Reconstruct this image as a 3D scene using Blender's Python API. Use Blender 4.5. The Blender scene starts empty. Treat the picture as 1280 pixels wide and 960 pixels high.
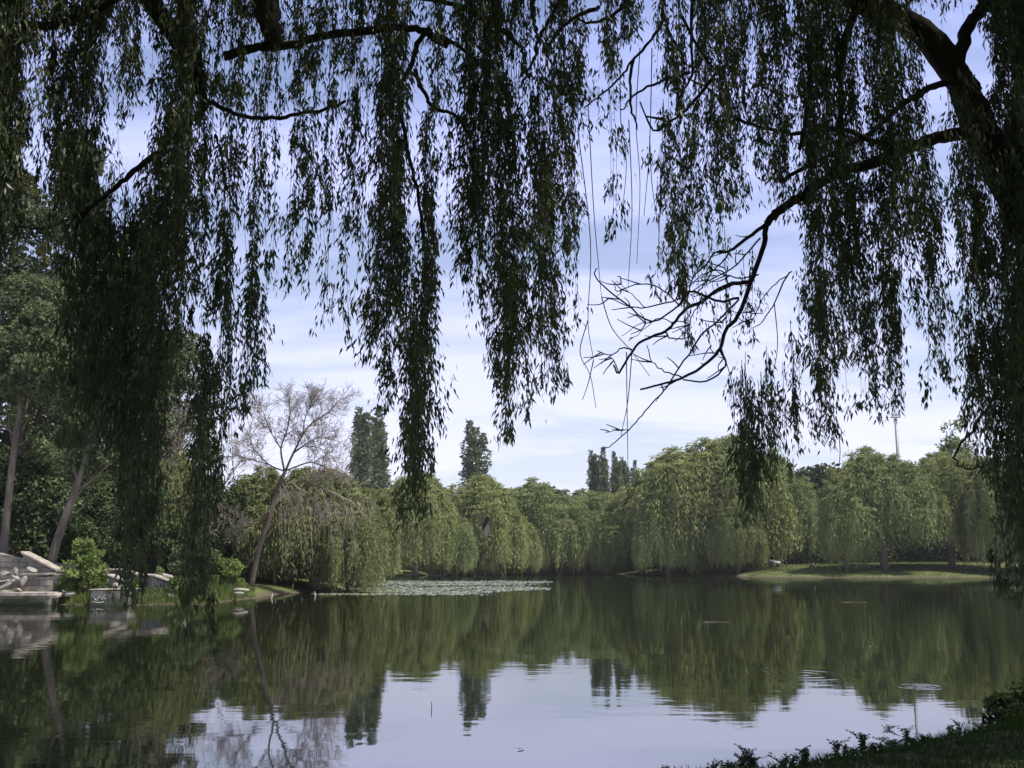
import bpy, math, random
import numpy as np
from mathutils import Vector

random.seed(7)
RNG = np.random.default_rng(7)
scene = bpy.context.scene
COL = scene.collection

# ------------------------------------------------------------------ camera geometry
F_PX = 1244.0
CAM_H = 1.6
TH = math.atan(225.0 / F_PX)
CT, ST = math.cos(TH), math.sin(TH)


def at(px, py, d):
    """world point seen at photo pixel (px,py), at forward distance d"""
    u = (px - 640) / F_PX
    v = (480 - py) / F_PX
    t = d / (CT - v * ST)
    return np.array([u * t, d, CAM_H + t * (ST + v * CT)])


def gx(px, d, z=0.0):
    k = (z - CAM_H) / d
    v = (k * CT - ST) / (CT + k * ST)
    t = d / (CT - v * ST)
    return (px - 640) / F_PX * t


def zat(py, d):
    return at(640, py, d)[2]


# ------------------------------------------------------------------ materials
def new_mat(name):
    m = bpy.data.materials.new(name)
    m.use_nodes = True
    nt = m.node_tree
    for n in list(nt.nodes):
        nt.nodes.remove(n)
    out = nt.nodes.new('ShaderNodeOutputMaterial')
    return m, nt, out


def N(nt, typ, **kw):
    n = nt.nodes.new(typ)
    for k, v in kw.items():
        if k.startswith('i_'):
            n.inputs[k[2:].replace('_', ' ')].default_value = v
        else:
            setattr(n, k, v)
    return n


def ramp(nt, stops):
    r = nt.nodes.new('ShaderNodeValToRGB')
    cr = r.color_ramp
    while len(cr.elements) < len(stops):
        cr.elements.new(0.5)
    for e, (p, c) in zip(cr.elements, stops):
        e.position = p
        e.color = (*c, 1)
    return r


def leaf_mat(name, c0, c1, transl=0.3, noise=0.35, gloss=0.0, c2=None):
    """leaves: per-leaf tint ('rnd' on faces) and broad patches of colour"""
    m, nt, out = new_mat(name)
    L = nt.links
    att = N(nt, 'ShaderNodeAttribute', attribute_name='rnd')
    tc = N(nt, 'ShaderNodeTexCoord')
    nz = N(nt, 'ShaderNodeTexNoise')
    nz.inputs['Scale'].default_value = noise
    nz.inputs['Detail'].default_value = 3
    L.new(tc.outputs['Object'], nz.inputs['Vector'])
    add = N(nt, 'ShaderNodeMath', operation='MULTIPLY_ADD')
    L.new(att.outputs['Fac'], add.inputs[0])
    add.inputs[1].default_value = 0.55
    sub = N(nt, 'ShaderNodeMath', operation='MULTIPLY_ADD')
    L.new(nz.outputs['Fac'], sub.inputs[0])
    sub.inputs[1].default_value = 1.5
    sub.inputs[2].default_value = -0.52
    L.new(sub.outputs[0], add.inputs[2])
    st = [(0.0, c0), (0.9, c1)] if c2 is None else [(0.0, c0), (0.75, c1), (1.0, c2)]
    r = ramp(nt, st)
    L.new(add.outputs[0], r.inputs['Fac'])
    d = N(nt, 'ShaderNodeBsdfDiffuse')
    t = N(nt, 'ShaderNodeBsdfTranslucent')
    L.new(r.outputs['Color'], d.inputs['Color'])
    L.new(r.outputs['Color'], t.inputs['Color'])
    mx = N(nt, 'ShaderNodeMixShader')
    mx.inputs[0].default_value = transl
    L.new(d.outputs[0], mx.inputs[1])
    L.new(t.outputs[0], mx.inputs[2])
    last = mx
    if gloss > 0:
        g = N(nt, 'ShaderNodeBsdfGlossy')
        g.inputs['Roughness'].default_value = 0.45
        g.inputs['Color'].default_value = (0.9, 0.9, 0.9, 1)
        mg = N(nt, 'ShaderNodeMixShader')
        mg.inputs[0].default_value = gloss
        L.new(mx.outputs[0], mg.inputs[1])
        L.new(g.outputs[0], mg.inputs[2])
        last = mg
    L.new(last.outputs[0], out.inputs['Surface'])
    return m


def rough_mat(name, c0, c1, scale=3.0, rough=0.9, bump=0.3, stretch=(1, 1, 1), c2=None, detail=6, bdist=0.03):
    m, nt, out = new_mat(name)
    L = nt.links
    tc = N(nt, 'ShaderNodeTexCoord')
    mp = N(nt, 'ShaderNodeMapping')
    mp.inputs['Scale'].default_value = stretch
    L.new(tc.outputs['Object'], mp.inputs['Vector'])
    nz = N(nt, 'ShaderNodeTexNoise')
    nz.inputs['Scale'].default_value = scale
    nz.inputs['Detail'].default_value = detail
    nz.inputs['Roughness'].default_value = 0.65
    L.new(mp.outputs[0], nz.inputs['Vector'])
    st = [(0.3, c0), (0.7, c1)] if c2 is None else [(0.28, c0), (0.5, c1), (0.72, c2)]
    r = ramp(nt, st)
    L.new(nz.outputs['Fac'], r.inputs['Fac'])
    b = N(nt, 'ShaderNodeBsdfPrincipled')
    b.inputs['Roughness'].default_value = rough
    b.inputs['Specular IOR Level'].default_value = 0.25
    L.new(r.outputs['Color'], b.inputs['Base Color'])
    bp = N(nt, 'ShaderNodeBump')
    bp.inputs['Strength'].default_value = bump
    bp.inputs['Distance'].default_value = bdist
    L.new(nz.outputs['Fac'], bp.inputs['Height'])
    L.new(bp.outputs[0], b.inputs['Normal'])
    L.new(b.outputs[0], out.inputs['Surface'])
    return m


def plain_mat(name, c, rough=0.5, metal=0.0, coat=0.0):
    m, nt, out = new_mat(name)
    b = N(nt, 'ShaderNodeBsdfPrincipled')
    tc = N(nt, 'ShaderNodeTexCoord')
    nz = N(nt, 'ShaderNodeTexNoise')
    nz.inputs['Scale'].default_value = 4
    nt.links.new(tc.outputs['Object'], nz.inputs['Vector'])
    r = ramp(nt, [(0.2, tuple(x * 0.88 for x in c)), (0.8, tuple(min(1, x * 1.08) for x in c))])
    nt.links.new(nz.outputs['Fac'], r.inputs['Fac'])
    nt.links.new(r.outputs['Color'], b.inputs['Base Color'])
    b.inputs['Roughness'].default_value = rough
    b.inputs['Metallic'].default_value = metal
    b.inputs['Coat Weight'].default_value = coat
    nt.links.new(b.outputs[0], out.inputs['Surface'])
    return m


M = {}
M['near_leaf'] = leaf_mat('near_willow_leaf', (0.038, 0.056, 0.022), (0.080, 0.106, 0.040), 0.40, 1.2, 0.02)
M['crown_leaf'] = leaf_mat('crown_willow_leaf', (0.028, 0.045, 0.020), (0.055, 0.080, 0.030), 0.15, 0.5)
M['far_willow'] = leaf_mat('far_willow_leaf', (0.108, 0.138, 0.046), (0.215, 0.235, 0.098), 0.22, 0.25)
M['far_willow_b'] = leaf_mat('far_willow_leaf_cool', (0.096, 0.134, 0.050), (0.195, 0.225, 0.098), 0.22, 0.25)
M['island_willow'] = leaf_mat('bank_willow_leaf', (0.082, 0.108, 0.042), (0.180, 0.188, 0.088), 0.2, 0.4)
M['broad'] = leaf_mat('broad_leaf', (0.052, 0.074, 0.036), (0.125, 0.150, 0.078), 0.28, 0.35)
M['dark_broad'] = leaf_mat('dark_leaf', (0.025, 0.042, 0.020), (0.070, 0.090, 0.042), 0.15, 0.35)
M['poplar'] = leaf_mat('poplar_leaf', (0.080, 0.108, 0.058), (0.165, 0.195, 0.105), 0.3, 0.4)
M['mistletoe'] = leaf_mat('mistletoe_leaf', (0.040, 0.046, 0.014), (0.085, 0.085, 0.026), 0.12, 0.8)
M['bright_bush'] = leaf_mat('bright_bush_leaf', (0.065, 0.105, 0.028), (0.180, 0.225, 0.075), 0.3, 0.9)
M['grassblade'] = leaf_mat('grass_blade', (0.050, 0.080, 0.022), (0.11, 0.135, 0.045), 0.3, 0.5)
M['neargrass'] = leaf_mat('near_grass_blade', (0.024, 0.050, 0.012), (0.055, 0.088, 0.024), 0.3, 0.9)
M['weed'] = leaf_mat('weed_leaf', (0.030, 0.048, 0.020), (0.065, 0.085, 0.035), 0.25, 1.0)
M['bark'] = rough_mat('willow_bark', (0.012, 0.010, 0.008), (0.040, 0.033, 0.027), 6, 0.95, 0.8, (1, 1, 0.25))
M['twig'] = rough_mat('dark_twig', (0.020, 0.016, 0.014), (0.050, 0.040, 0.034), 12, 0.9, 0.3)
M['far_bark'] = rough_mat('grey_bark', (0.06, 0.05, 0.04), (0.16, 0.135, 0.11), 4, 0.95, 0.6, (1, 1, 0.25))
M['dead_wood'] = rough_mat('dead_wood', (0.095, 0.078, 0.064), (0.22, 0.185, 0.158), 3, 0.9, 0.4)
M['dead_trunk'] = rough_mat('dead_trunk', (0.04, 0.032, 0.026), (0.13, 0.10, 0.085), 3, 0.95, 0.5, (1, 1, 0.3))
M['stone'] = rough_mat('weathered_stone', (0.06, 0.058, 0.046), (0.20, 0.185, 0.16), 2.6, 0.95, 0.8, (1, 1, 0.6), c2=(0.32, 0.30, 0.26))
M['coping'] = rough_mat('pale_coping', (0.075, 0.066, 0.056), (0.21, 0.183, 0.157), 4.5, 0.9, 0.7, c2=(0.31, 0.27, 0.23))
M['concrete'] = rough_mat('grey_concrete', (0.15, 0.145, 0.125), (0.30, 0.29, 0.26), 2.0, 0.92, 0.4)
M['rubble'] = rough_mat('pale_rubble', (0.09, 0.083, 0.072), (0.27, 0.25, 0.22), 5, 0.9, 0.7)
M['white_paint'] = plain_mat('white_paint', (0.46, 0.46, 0.48), 0.8)
M['blue_paint'] = plain_mat('blue_grey_paint', (0.10, 0.11, 0.19), 0.7)



def weather_stone(m):
    """mortar joints, and the green damp line that wet walls carry just above the water"""
    nt = m.node_tree
    L = nt.links
    b = next(n for n in nt.nodes if n.type == 'BSDF_PRINCIPLED')
    src = b.inputs['Base Color'].links[0].from_socket
    geo = N(nt, 'ShaderNodeNewGeometry')
    sp = N(nt, 'ShaderNodeSeparateXYZ')
    L.new(geo.outputs['Position'], sp.inputs[0])
    cb = N(nt, 'ShaderNodeCombineXYZ')
    L.new(sp.outputs['X'], cb.inputs[0])
    L.new(sp.outputs['Z'], cb.inputs[1])
    br = N(nt, 'ShaderNodeTexBrick')
    br.inputs['Scale'].default_value = 1.0
    br.inputs['Brick Width'].default_value = 0.62
    br.inputs['Row Height'].default_value = 0.24
    br.inputs['Mortar Size'].default_value = 0.018
    br.inputs['Color1'].default_value = (1, 1, 1, 1)
    br.inputs['Color2'].default_value = (0.66, 0.65, 0.62, 1)
    br.inputs['Mortar'].default_value = (0.30, 0.29, 0.27, 1)
    L.new(cb.outputs[0], br.inputs['Vector'])
    mu = N(nt, 'ShaderNodeMix', data_type='RGBA', blend_type='MULTIPLY')
    mu.inputs['Factor'].default_value = 0.75
    L.new(src, mu.inputs['A'])
    L.new(br.outputs['Color'], mu.inputs['B'])
    nz = N(nt, 'ShaderNodeTexNoise')
    nz.inputs['Scale'].default_value = 2.5
    nz.inputs['Detail'].default_value = 5
    L.new(geo.outputs['Position'], nz.inputs['Vector'])
    ad = N(nt, 'ShaderNodeMath', operation='MULTIPLY_ADD')
    L.new(nz.outputs['Fac'], ad.inputs[0])
    ad.inputs[1].default_value = -0.9
    L.new(sp.outputs['Z'], ad.inputs[2])
    mr = N(nt, 'ShaderNodeMapRange')
    mr.inputs['From Min'].default_value = 0.0
    mr.inputs['From Max'].default_value = -0.35
    L.new(ad.outputs[0], mr.inputs['Value'])
    al = N(nt, 'ShaderNodeMix', data_type='RGBA')
    L.new(mr.outputs[0], al.inputs['Factor'])
    L.new(mu.outputs['Result'], al.inputs['A'])
    al.inputs['B'].default_value = (0.030, 0.038, 0.018, 1)
    L.new(al.outputs['Result'], b.inputs['Base Color'])


weather_stone(M['stone'])


# ------------------------------------------------------------------ mesh helpers
def link(name, me, mats, parent=None, loc=None):
    o = bpy.data.objects.new(name, me)
    for m in (mats if isinstance(mats, (list, tuple)) else [mats]):
        if m.name not in [x.name for x in me.materials if x]:
            me.materials.append(m)
    COL.objects.link(o)
    if parent is not None:
        o.parent = parent
    if loc is not None:
        o.location = loc
    return o


def tag(o, label=None, cat=None, group=None, kind=None):
    if label:
        o['label'] = label
    if cat:
        o['category'] = cat
    if group:
        o['group'] = group
    if kind:
        o['kind'] = kind
    return o


def empty(name, loc=(0, 0, 0), label=None, cat=None, group=None):
    o = bpy.data.objects.new(name, None)
    o.empty_display_size = 0.2
    o.location = loc
    COL.objects.link(o)
    return tag(o, label, cat, group)


def copy_thing(root, loc, rotz=0.0, scale=None, label=None):
    c = root.copy()
    COL.objects.link(c)
    c.location = loc
    c.rotation_euler = (0, 0, rotz)
    if scale is not None:
        c.scale = scale
    if label:
        c['label'] = label
    for ch in root.children:
        p = ch.copy()
        COL.objects.link(p)
        p.parent = c
        for g in ch.children:
            q = g.copy()
            COL.objects.link(q)
            q.parent = p
    return c


def np_mesh(name, V, faces_list, mat_idx=None, rnd=None, smooth=False):
    """V (n,3); faces_list: list of int arrays (m,k)"""
    me = bpy.data.meshes.new(name)
    V = np.asarray(V, dtype=np.float32)
    me.vertices.add(len(V))
    me.vertices.foreach_set('co', V.ravel())
    idx = np.concatenate([f.ravel() for f in faces_list]).astype(np.int32)
    tot = np.concatenate([np.full(len(f), f.shape[1], dtype=np.int32) for f in faces_list])
    start = np.concatenate([[0], np.cumsum(tot)[:-1]]).astype(np.int32)
    me.loops.add(len(idx))
    me.loops.foreach_set('vertex_index', idx)
    me.polygons.add(len(tot))
    me.polygons.foreach_set('loop_start', start)
    if mat_idx is not None:
        me.polygons.foreach_set('material_index', np.asarray(mat_idx, dtype=np.int32))
    if smooth:
        me.polygons.foreach_set('use_smooth', np.ones(len(tot), dtype=bool))
    me.update(calc_edges=True)
    if rnd is not None:
        a = me.attributes.new('rnd', 'FLOAT', 'FACE')
        a.data.foreach_set('value', np.asarray(rnd, dtype=np.float32))
    return me


def norm(a):
    return a / np.maximum(np.linalg.norm(a, axis=-1, keepdims=True), 1e-9)


def leaves_quads(base, direc, length, width, rng, fat=0.45):
    """diamond leaves: base point, direction, random roll; slight fold.  returns V, F"""
    n = len(base)
    rv = norm(rng.normal(size=(n, 3)))
    side = norm(np.cross(direc, rv))
    nrm = np.cross(direc, side)
    L = length[:, None]
    W = width[:, None]
    mid = base + direc * L * fat + nrm * W * 0.25
    tip = base + direc * L
    V = np.stack([base, mid + side * W * 0.5, tip, mid - side * W * 0.5], axis=1).reshape(-1, 3)
    Fq = np.arange(4 * n).reshape(n, 4)
    return V, Fq


def strips(c, direc, length, width, rng):
    """elongated leafy strip quads centred at c along direc"""
    n = len(c)
    rv = norm(rng.normal(size=(n, 3)) * np.array([1, 1, 0.3]))
    side = norm(np.cross(direc, rv))
    L = length[:, None] * 0.5
    W = width[:, None] * 0.5
    V = np.stack([c - direc * L - side * W * 0.5, c + side * W, c + direc * L, c - side * W], axis=1).reshape(-1, 3)
    return V, np.arange(4 * n).reshape(n, 4)


class MB:
    def __init__(self):
        self.v = []
        self.f = []

    def _add(self, vs, fs):
        o = len(self.v)
        self.v.extend([tuple(map(float, p)) for p in vs])
        self.f.extend([tuple(i + o for i in f) for f in fs])

    def tube(self, pts, radii, sides=6, cap=True):
        pts = [Vector(map(float, p)) for p in pts]
        n = len(pts)
        if n < 2:
            return
        if not hasattr(radii, '__len__'):
            radii = [radii] * n
        prev = None
        rings = []
        for i in range(n):
            t = (pts[min(i + 1, n - 1)] - pts[max(i - 1, 0)])
            if t.length < 1e-9:
                t = Vector((0, 0, 1))
            t.normalize()
            if prev is None:
                a = Vector((0, 0, 1)) if abs(t.z) < 0.9 else Vector((1, 0, 0))
                u = t.cross(a).normalized()
            else:
                u = prev - t * prev.dot(t)
                if u.length < 1e-6:
                    u = t.orthogonal()
                u.normalize()
            prev = u
            w = t.cross(u)
            rings.append([pts[i] + (u * math.cos(2 * math.pi * k / sides) + w * math.sin(2 * math.pi * k / sides)) * radii[i] for k in range(sides)])
        vs = [p for r in rings for p in r]
        fs = []
        for i in range(n - 1):
            for k in range(sides):
                a, b = i * sides + k, i * sides + (k + 1) % sides
                fs.append((a, b, b + sides, a + sides))
        if cap:
            fs.append(tuple(range(sides))[::-1])
            fs.append(tuple((n - 1) * sides + k for k in range(sides)))
        self._add(vs, fs)

    def box(self, c, s, rz=0.0, jit=0.0, rnd=random):
        cx, cy, cz = c
        sx, sy, sz = (x / 2 for x in s)
        ca, sa = math.cos(rz), math.sin(rz)
        vs = []
        for dz in (-sz, sz):
            for dx, dy in ((-sx, -sy), (sx, -sy), (sx, sy), (-sx, sy)):
                jx, jy, jz = (rnd.uniform(-jit, jit) for _ in range(3))
                x, y = dx + jx, dy + jy
                vs.append((cx + x * ca - y * sa, cy + x * sa + y * ca, cz + dz + jz))
        self._add(vs, [(3, 2, 1, 0), (4, 5, 6, 7), (0, 1, 5, 4), (1, 2, 6, 5), (2, 3, 7, 6), (3, 0, 4, 7)])

    def prism(self, prof, y0, y1):
        """extrude an xz profile (ccw seen from -y) from y0 to y1"""
        n = len(prof)
        vs = [(x, y0, z) for x, z in prof] + [(x, y1, z) for x, z in prof]
        fs = [tuple(range(n)), tuple(range(2 * n - 1, n - 1, -1))]
        for i in range(n):
            j = (i + 1) % n
            fs.append((j, i, i + n, j + n))
        self._add(vs, fs)

    def build(self, name, mat, parent=None, smooth=False, bevel=0.0, loc=None):
        me = bpy.data.meshes.new(name)
        me.from_pydata(self.v, [], self.f)
        me.update()
        if smooth:
            me.polygons.foreach_set('use_smooth', np.ones(len(me.polygons), dtype=bool))
        o = link(name, me, mat, parent, loc)
        if bevel > 0:
            b = o.modifiers.new('bevel', 'BEVEL')
            b.width = bevel
            b.segments = 2
            b.limit_method = 'ANGLE'
        return o


def smooth_line(pts, per=4):
    P = [np.array(p, float) for p in pts]
    if len(P) < 3:
        return P
    Q = [2 * P[0] - P[1]] + P + [2 * P[-1] - P[-2]]
    out = []
    for i in range(1, len(Q) - 2):
        p0, p1, p2, p3 = Q[i - 1], Q[i], Q[i + 1], Q[i + 2]
        for k in range(per):
            t = k / per
            out.append(0.5 * ((2 * p1) + (-p0 + p2) * t + (2 * p0 - 5 * p1 + 4 * p2 - p3) * t * t + (-p0 + 3 * p1 - 3 * p2 + p3) * t ** 3))
    out.append(P[-1])
    return out


def lerp_list(a, b, n, p=1.0):
    return [a + (b - a) * (i / max(1, n - 1)) ** p for i in range(n)]


# ------------------------------------------------------------------ lake outline and ground
def wdist(y, z=0.0):
    """forward distance at which the sight line through photo row y meets height z"""
    v = (480 - y) / F_PX
    k = (v * CT + ST) / (CT - v * ST)
    return (z - CAM_H) / k


def wl(px, y):
    d = wdist(y)
    return (gx(px, d), d)


LAKE = [(-60, 6), (-45, 26), wl(-120, 757), wl(0, 755), wl(70, 755.5), wl(120, 757), wl(250, 756), wl(318, 748), wl(345, 743.2), wl(415, 738.5), (gx(446, 66), 66), (gx(440, 90), 90), (gx(440, 122), 122), (gx(500, 141), 141), (gx(600, 154), 154), (gx(700, 163), 163), (gx(770, 163), 163), (gx(850, 142), 142),
        (gx(915, 134), 134), (gx(945, 122), 122), (gx(1040, 118), 118), (gx(1160, 117), 117), (gx(1290, 116), 116), (95, 105), (110, 70), (80, 40), (40, 27),
        (20, 19.0), (11, 15.2), (7.6, 13.0), wl(1285, 897), wl(1215, 918), wl(1120, 937), wl(1020, 955), wl(950, 970), (0.6, 7.6), (-1.2, 6.9), (-4, 5.8), (-12, 3.6), (-30, 1)]
LP = np.array(LAKE)


def lake_sd(x, y):
    """signed distance: > 0 outside the lake"""
    x = np.asarray(x, float)
    y = np.asarray(y, float)
    best = np.full(x.shape, 1e9)
    inside = np.zeros(x.shape, bool)
    n = len(LP)
    for i in range(n):
        ax, ay = LP[i]
        bx, by = LP[(i + 1) % n]
        ex, ey = bx - ax, by - ay
        t = np.clip(((x - ax) * ex + (y - ay) * ey) / (ex * ex + ey * ey), 0, 1)
        best = np.minimum(best, np.hypot(x - ax - t * ex, y - ay - t * ey))
        c = ((ay > y) != (by > y)) & (x < ex * (y - ay) / (ey if abs(ey) > 1e-9 else 1e-9) + ax)
        inside ^= c
    return np.where(inside, -best, best)


def wob(x, y, s):
    return (np.sin(x * s + 1.3) * np.cos(y * s * 1.13 + .4) + 0.5 * np.sin(x * s * 2.3 + y * s * 1.7 + 2.0) + 0.25 * np.sin(x * s * 4.9 - y * s * 4.1)) / 1.75


def ground_z(x, y):
    x = np.asarray(x, float)
    y = np.asarray(y, float)
    sd = lake_sd(x, y)
    near = np.clip((40 - np.hypot(x, y)) / 10, 0, 1) * np.clip((22 - y) / 6, 0, 1)
    left = np.clip((70 - np.hypot(x + 22, y - 45)) / 30, 0, 1) * (1 - near)
    sd2 = sd + wob(x, y, 0.9) * 0.22 * (1 - near) + wob(x, y, 2.6) * 0.08
    up_far = 0.12 * np.clip(sd2 * 2, 0, 1) + 0.055 * np.clip(sd2, 0, 18) + 0.35 * np.clip(sd2 / 3, 0, 1)
    up_left = 0.30 * np.clip(sd2 / 1.0, 0, 1) + 0.09 * np.clip(sd2, 0, 9)
    up_near = 0.09 * np.clip(sd2 * 2.5, 0, 1) + 0.055 * np.clip(sd2, 0, 4.5)
    up = up_far * (1 - left) * (1 - near) + up_left * left + up_near * near
    mound = 0.35 * np.exp(-(((x - gx(1200, 140)) / 20) ** 2 + ((y - 139) / 11) ** 2))
    z = np.where(sd2 > 0, up + (mound + wob(x, y, 0.35) * 0.08) * np.clip(sd2 / 6, 0, 1) + wob(x, y, 5.1) * 0.02 * near, np.maximum(-1.6, sd2 * 0.35))
    return z


def gz(x, y):
    return float(ground_z(np.array([x]), np.array([y]))[0])


def make_ground():
    na = 900
    th = np.linspace(0, 2 * math.pi, na, endpoint=False)
    r = np.concatenate([[0.4], np.geomspace(1.2, 700, 190)])
    T, R = np.meshgrid(th, r)
    X = R * np.sin(T)
    Y = R * np.cos(T)
    Z = ground_z(X, Y)
    V = np.stack([X, Y, Z], -1).reshape(-1, 3)
    nr = len(r)
    i = np.arange(nr - 1)[:, None] * na
    k = np.arange(na)[None, :]
    k2 = (k + 1) % na
    Fq = np.stack([i + k, i + k2, i + na + k2, i + na + k], -1).reshape(-1, 4)[:, ::-1]
    cap = np.arange(na).reshape(1, na)
    me = np_mesh('ground', V, [Fq, cap], smooth=True)
    m, nt, out = new_mat('grassy_ground')
    L = nt.links
    geo = N(nt, 'ShaderNodeNewGeometry')
    nz = N(nt, 'ShaderNodeTexNoise')
    nz.inputs['Scale'].default_value = 0.35
    nz.inputs['Detail'].default_value = 8
    nz.inputs['Roughness'].default_value = 0.7
    L.new(geo.outputs['Position'], nz.inputs['Vector'])
    r1 = ramp(nt, [(0.30, (0.042, 0.060, 0.018)), (0.48, (0.075, 0.090, 0.030)), (0.62, (0.115, 0.115, 0.050)), (0.75, (0.16, 0.145, 0.085))])
    L.new(nz.outputs['Fac'], r1.inputs['Fac'])
    n2 = N(nt, 'ShaderNodeTexNoise')
    n2.inputs['Scale'].default_value = 9
    n2.inputs['Detail'].default_value = 6
    L.new(geo.outputs['Position'], n2.inputs['Vector'])
    sep = N(nt, 'ShaderNodeSeparateXYZ')
    L.new(geo.outputs['Position'], sep.inputs[0])
    mr = N(nt, 'ShaderNodeMapRange')
    mr.inputs['From Min'].default_value = 0.05
    mr.inputs['From Max'].default_value = 0.22
    L.new(sep.outputs['Z'], mr.inputs['Value'])
    mud = N(nt, 'ShaderNodeMix', data_type='RGBA')
    mud.inputs['A'].default_value = (0.075, 0.062, 0.042, 1)
    L.new(mr.outputs[0], mud.inputs['Factor'])
    L.new(r1.outputs['Color'], mud.inputs['B'])
    mul = N(nt, 'ShaderNodeMix', data_type='RGBA', blend_type='MULTIPLY')
    mul.inputs['Factor'].default_value = 0.6
    r2 = ramp(nt, [(0.3, (0.45, 0.45, 0.45)), (0.7, (1, 1, 1))])
    L.new(n2.outputs['Fac'], r2.inputs['Fac'])
    L.new(mud.outputs['Result'], mul.inputs['A'])
    L.new(r2.outputs['Color'], mul.inputs['B'])
    b = N(nt, 'ShaderNodeBsdfPrincipled')
    b.inputs['Roughness'].default_value = 0.95
    b.inputs['Specular IOR Level'].default_value = 0.1
    L.new(mul.outputs['Result'], b.inputs['Base Color'])
    bp = N(nt, 'ShaderNodeBump')
    bp.inputs['Strength'].default_value = 0.7
    bp.inputs['Distance'].default_value = 0.06
    L.new(n2.outputs['Fac'], bp.inputs['Height'])
    L.new(bp.outputs[0], b.inputs['Normal'])
    L.new(b.outputs[0], out.inputs['Surface'])
    tag(link('ground', me, m), 'grassy banks and ground around the lake', 'ground', kind='structure')


RINGS = [(1000, 843, 0.95), (1150, 858, 0.42), (560, 945, 1.3)]


def make_water():
    v = [(p[0], p[1], 0.0) for p in [(-160, -10), (200, -10), (200, 260), (-160, 260)]]
    me = bpy.data.meshes.new('lake_water')
    me.from_pydata(v, [], [(0, 1, 2, 3)])
    m, nt, out = new_mat('pond_water')
    L = nt.links
    geo = N(nt, 'ShaderNodeNewGeometry')
    deep = N(nt, 'ShaderNodeBsdfDiffuse')          # murky green water under a surface of muted, nearly even reflection
    deep.inputs['Color'].default_value = (0.005, 0.0065, 0.003, 1)
    gl = N(nt, 'ShaderNodeBsdfGlossy')
    gl.inputs['Roughness'].default_value = 0.02
    gl.inputs['Color'].default_value = (0.97, 0.98, 1.0, 1)
    fr = N(nt, 'ShaderNodeFresnel')
    fr.inputs['IOR'].default_value = 1.33
    fm = N(nt, 'ShaderNodeMapRange')
    fm.inputs['To Min'].default_value = 0.46
    fm.inputs['To Max'].default_value = 0.56
    L.new(fr.outputs[0], fm.inputs['Value'])
    b = N(nt, 'ShaderNodeMixShader')
    L.new(fm.outputs[0], b.inputs[0])
    L.new(deep.outputs[0], b.inputs[1])
    L.new(gl.outputs[0], b.inputs[2])

    def noise(scale, detail, stretch):
        mp = N(nt, 'ShaderNodeMapping')
        mp.inputs['Scale'].default_value = stretch
        L.new(geo.outputs['Position'], mp.inputs['Vector'])
        n = N(nt, 'ShaderNodeTexNoise')
        n.inputs['Scale'].default_value = scale
        n.inputs['Detail'].default_value = detail
        L.new(mp.outputs[0], n.inputs['Vector'])
        return n
    big = noise(0.12, 2, (1, 1, 1))        # calm and ruffled areas
    n1 = noise(1.1, 3, (0.7, 1.3, 1))
    n2 = noise(5.0, 3, (0.6, 1.4, 1))
    ca = N(nt, 'ShaderNodeMapRange')
    ca.inputs['From Min'].default_value = 0.40
    ca.inputs['From Max'].default_value = 0.66
    ca.inputs['To Min'].default_value = 0.25
    ca.inputs['To Max'].default_value = 1.0
    L.new(big.outputs['Fac'], ca.inputs['Value'])
    a = N(nt, 'ShaderNodeMath', operation='MULTIPLY_ADD')
    L.new(n2.outputs['Fac'], a.inputs[0])
    a.inputs[1].default_value = 0.16
    L.new(n1.outputs['Fac'], a.inputs[2])
    h = N(nt, 'ShaderNodeMath', operation='MULTIPLY')
    L.new(a.outputs[0], h.inputs[0])
    L.new(ca.outputs[0], h.inputs[1])
    last = h.outputs[0]
    for px, y, rad in RINGS:                # rings left by fish or drops
        d = wdist(y)
        cx = gx(px, d)
        vm = N(nt, 'ShaderNodeVectorMath', operation='DISTANCE')
        L.new(geo.outputs['Position'], vm.inputs[0])
        vm.inputs[1].default_value = (cx, d, 0)
        sn = N(nt, 'ShaderNodeMath', operation='MULTIPLY')
        L.new(vm.outputs['Value'], sn.inputs[0])
        sn.inputs[1].default_value = 2 * math.pi * 3.2 / rad
        s2 = N(nt, 'ShaderNodeMath', operation='SINE')
        L.new(sn.outputs[0], s2.inputs[0])
        fa = N(nt, 'ShaderNodeMapRange')
        fa.inputs['From Min'].default_value = rad
        fa.inputs['From Max'].default_value = rad * 0.75
        fa.inputs['To Max'].default_value = 0.09 if rad < 1.2 else 0.04
        L.new(vm.outputs['Value'], fa.inputs['Value'])
        mu = N(nt, 'ShaderNodeMath', operation='MULTIPLY_ADD')
        L.new(s2.outputs[0], mu.inputs[0])
        L.new(fa.outputs[0], mu.inputs[1])
        L.new(last, mu.inputs[2])
        last = mu.outputs[0]
    bp = N(nt, 'ShaderNodeBump')
    bp.inputs['Strength'].default_value = 1.0
    bp.inputs['Distance'].default_value = 0.0045
    L.new(last, bp.inputs['Height'])
    L.new(bp.outputs[0], gl.inputs['Normal'])
    L.new(b.outputs[0], out.inputs['Surface'])
    tag(link('lake_water', me, m), 'calm dark lake mirroring the willows', 'water', kind='structure')


make_ground()
make_water()


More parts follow.
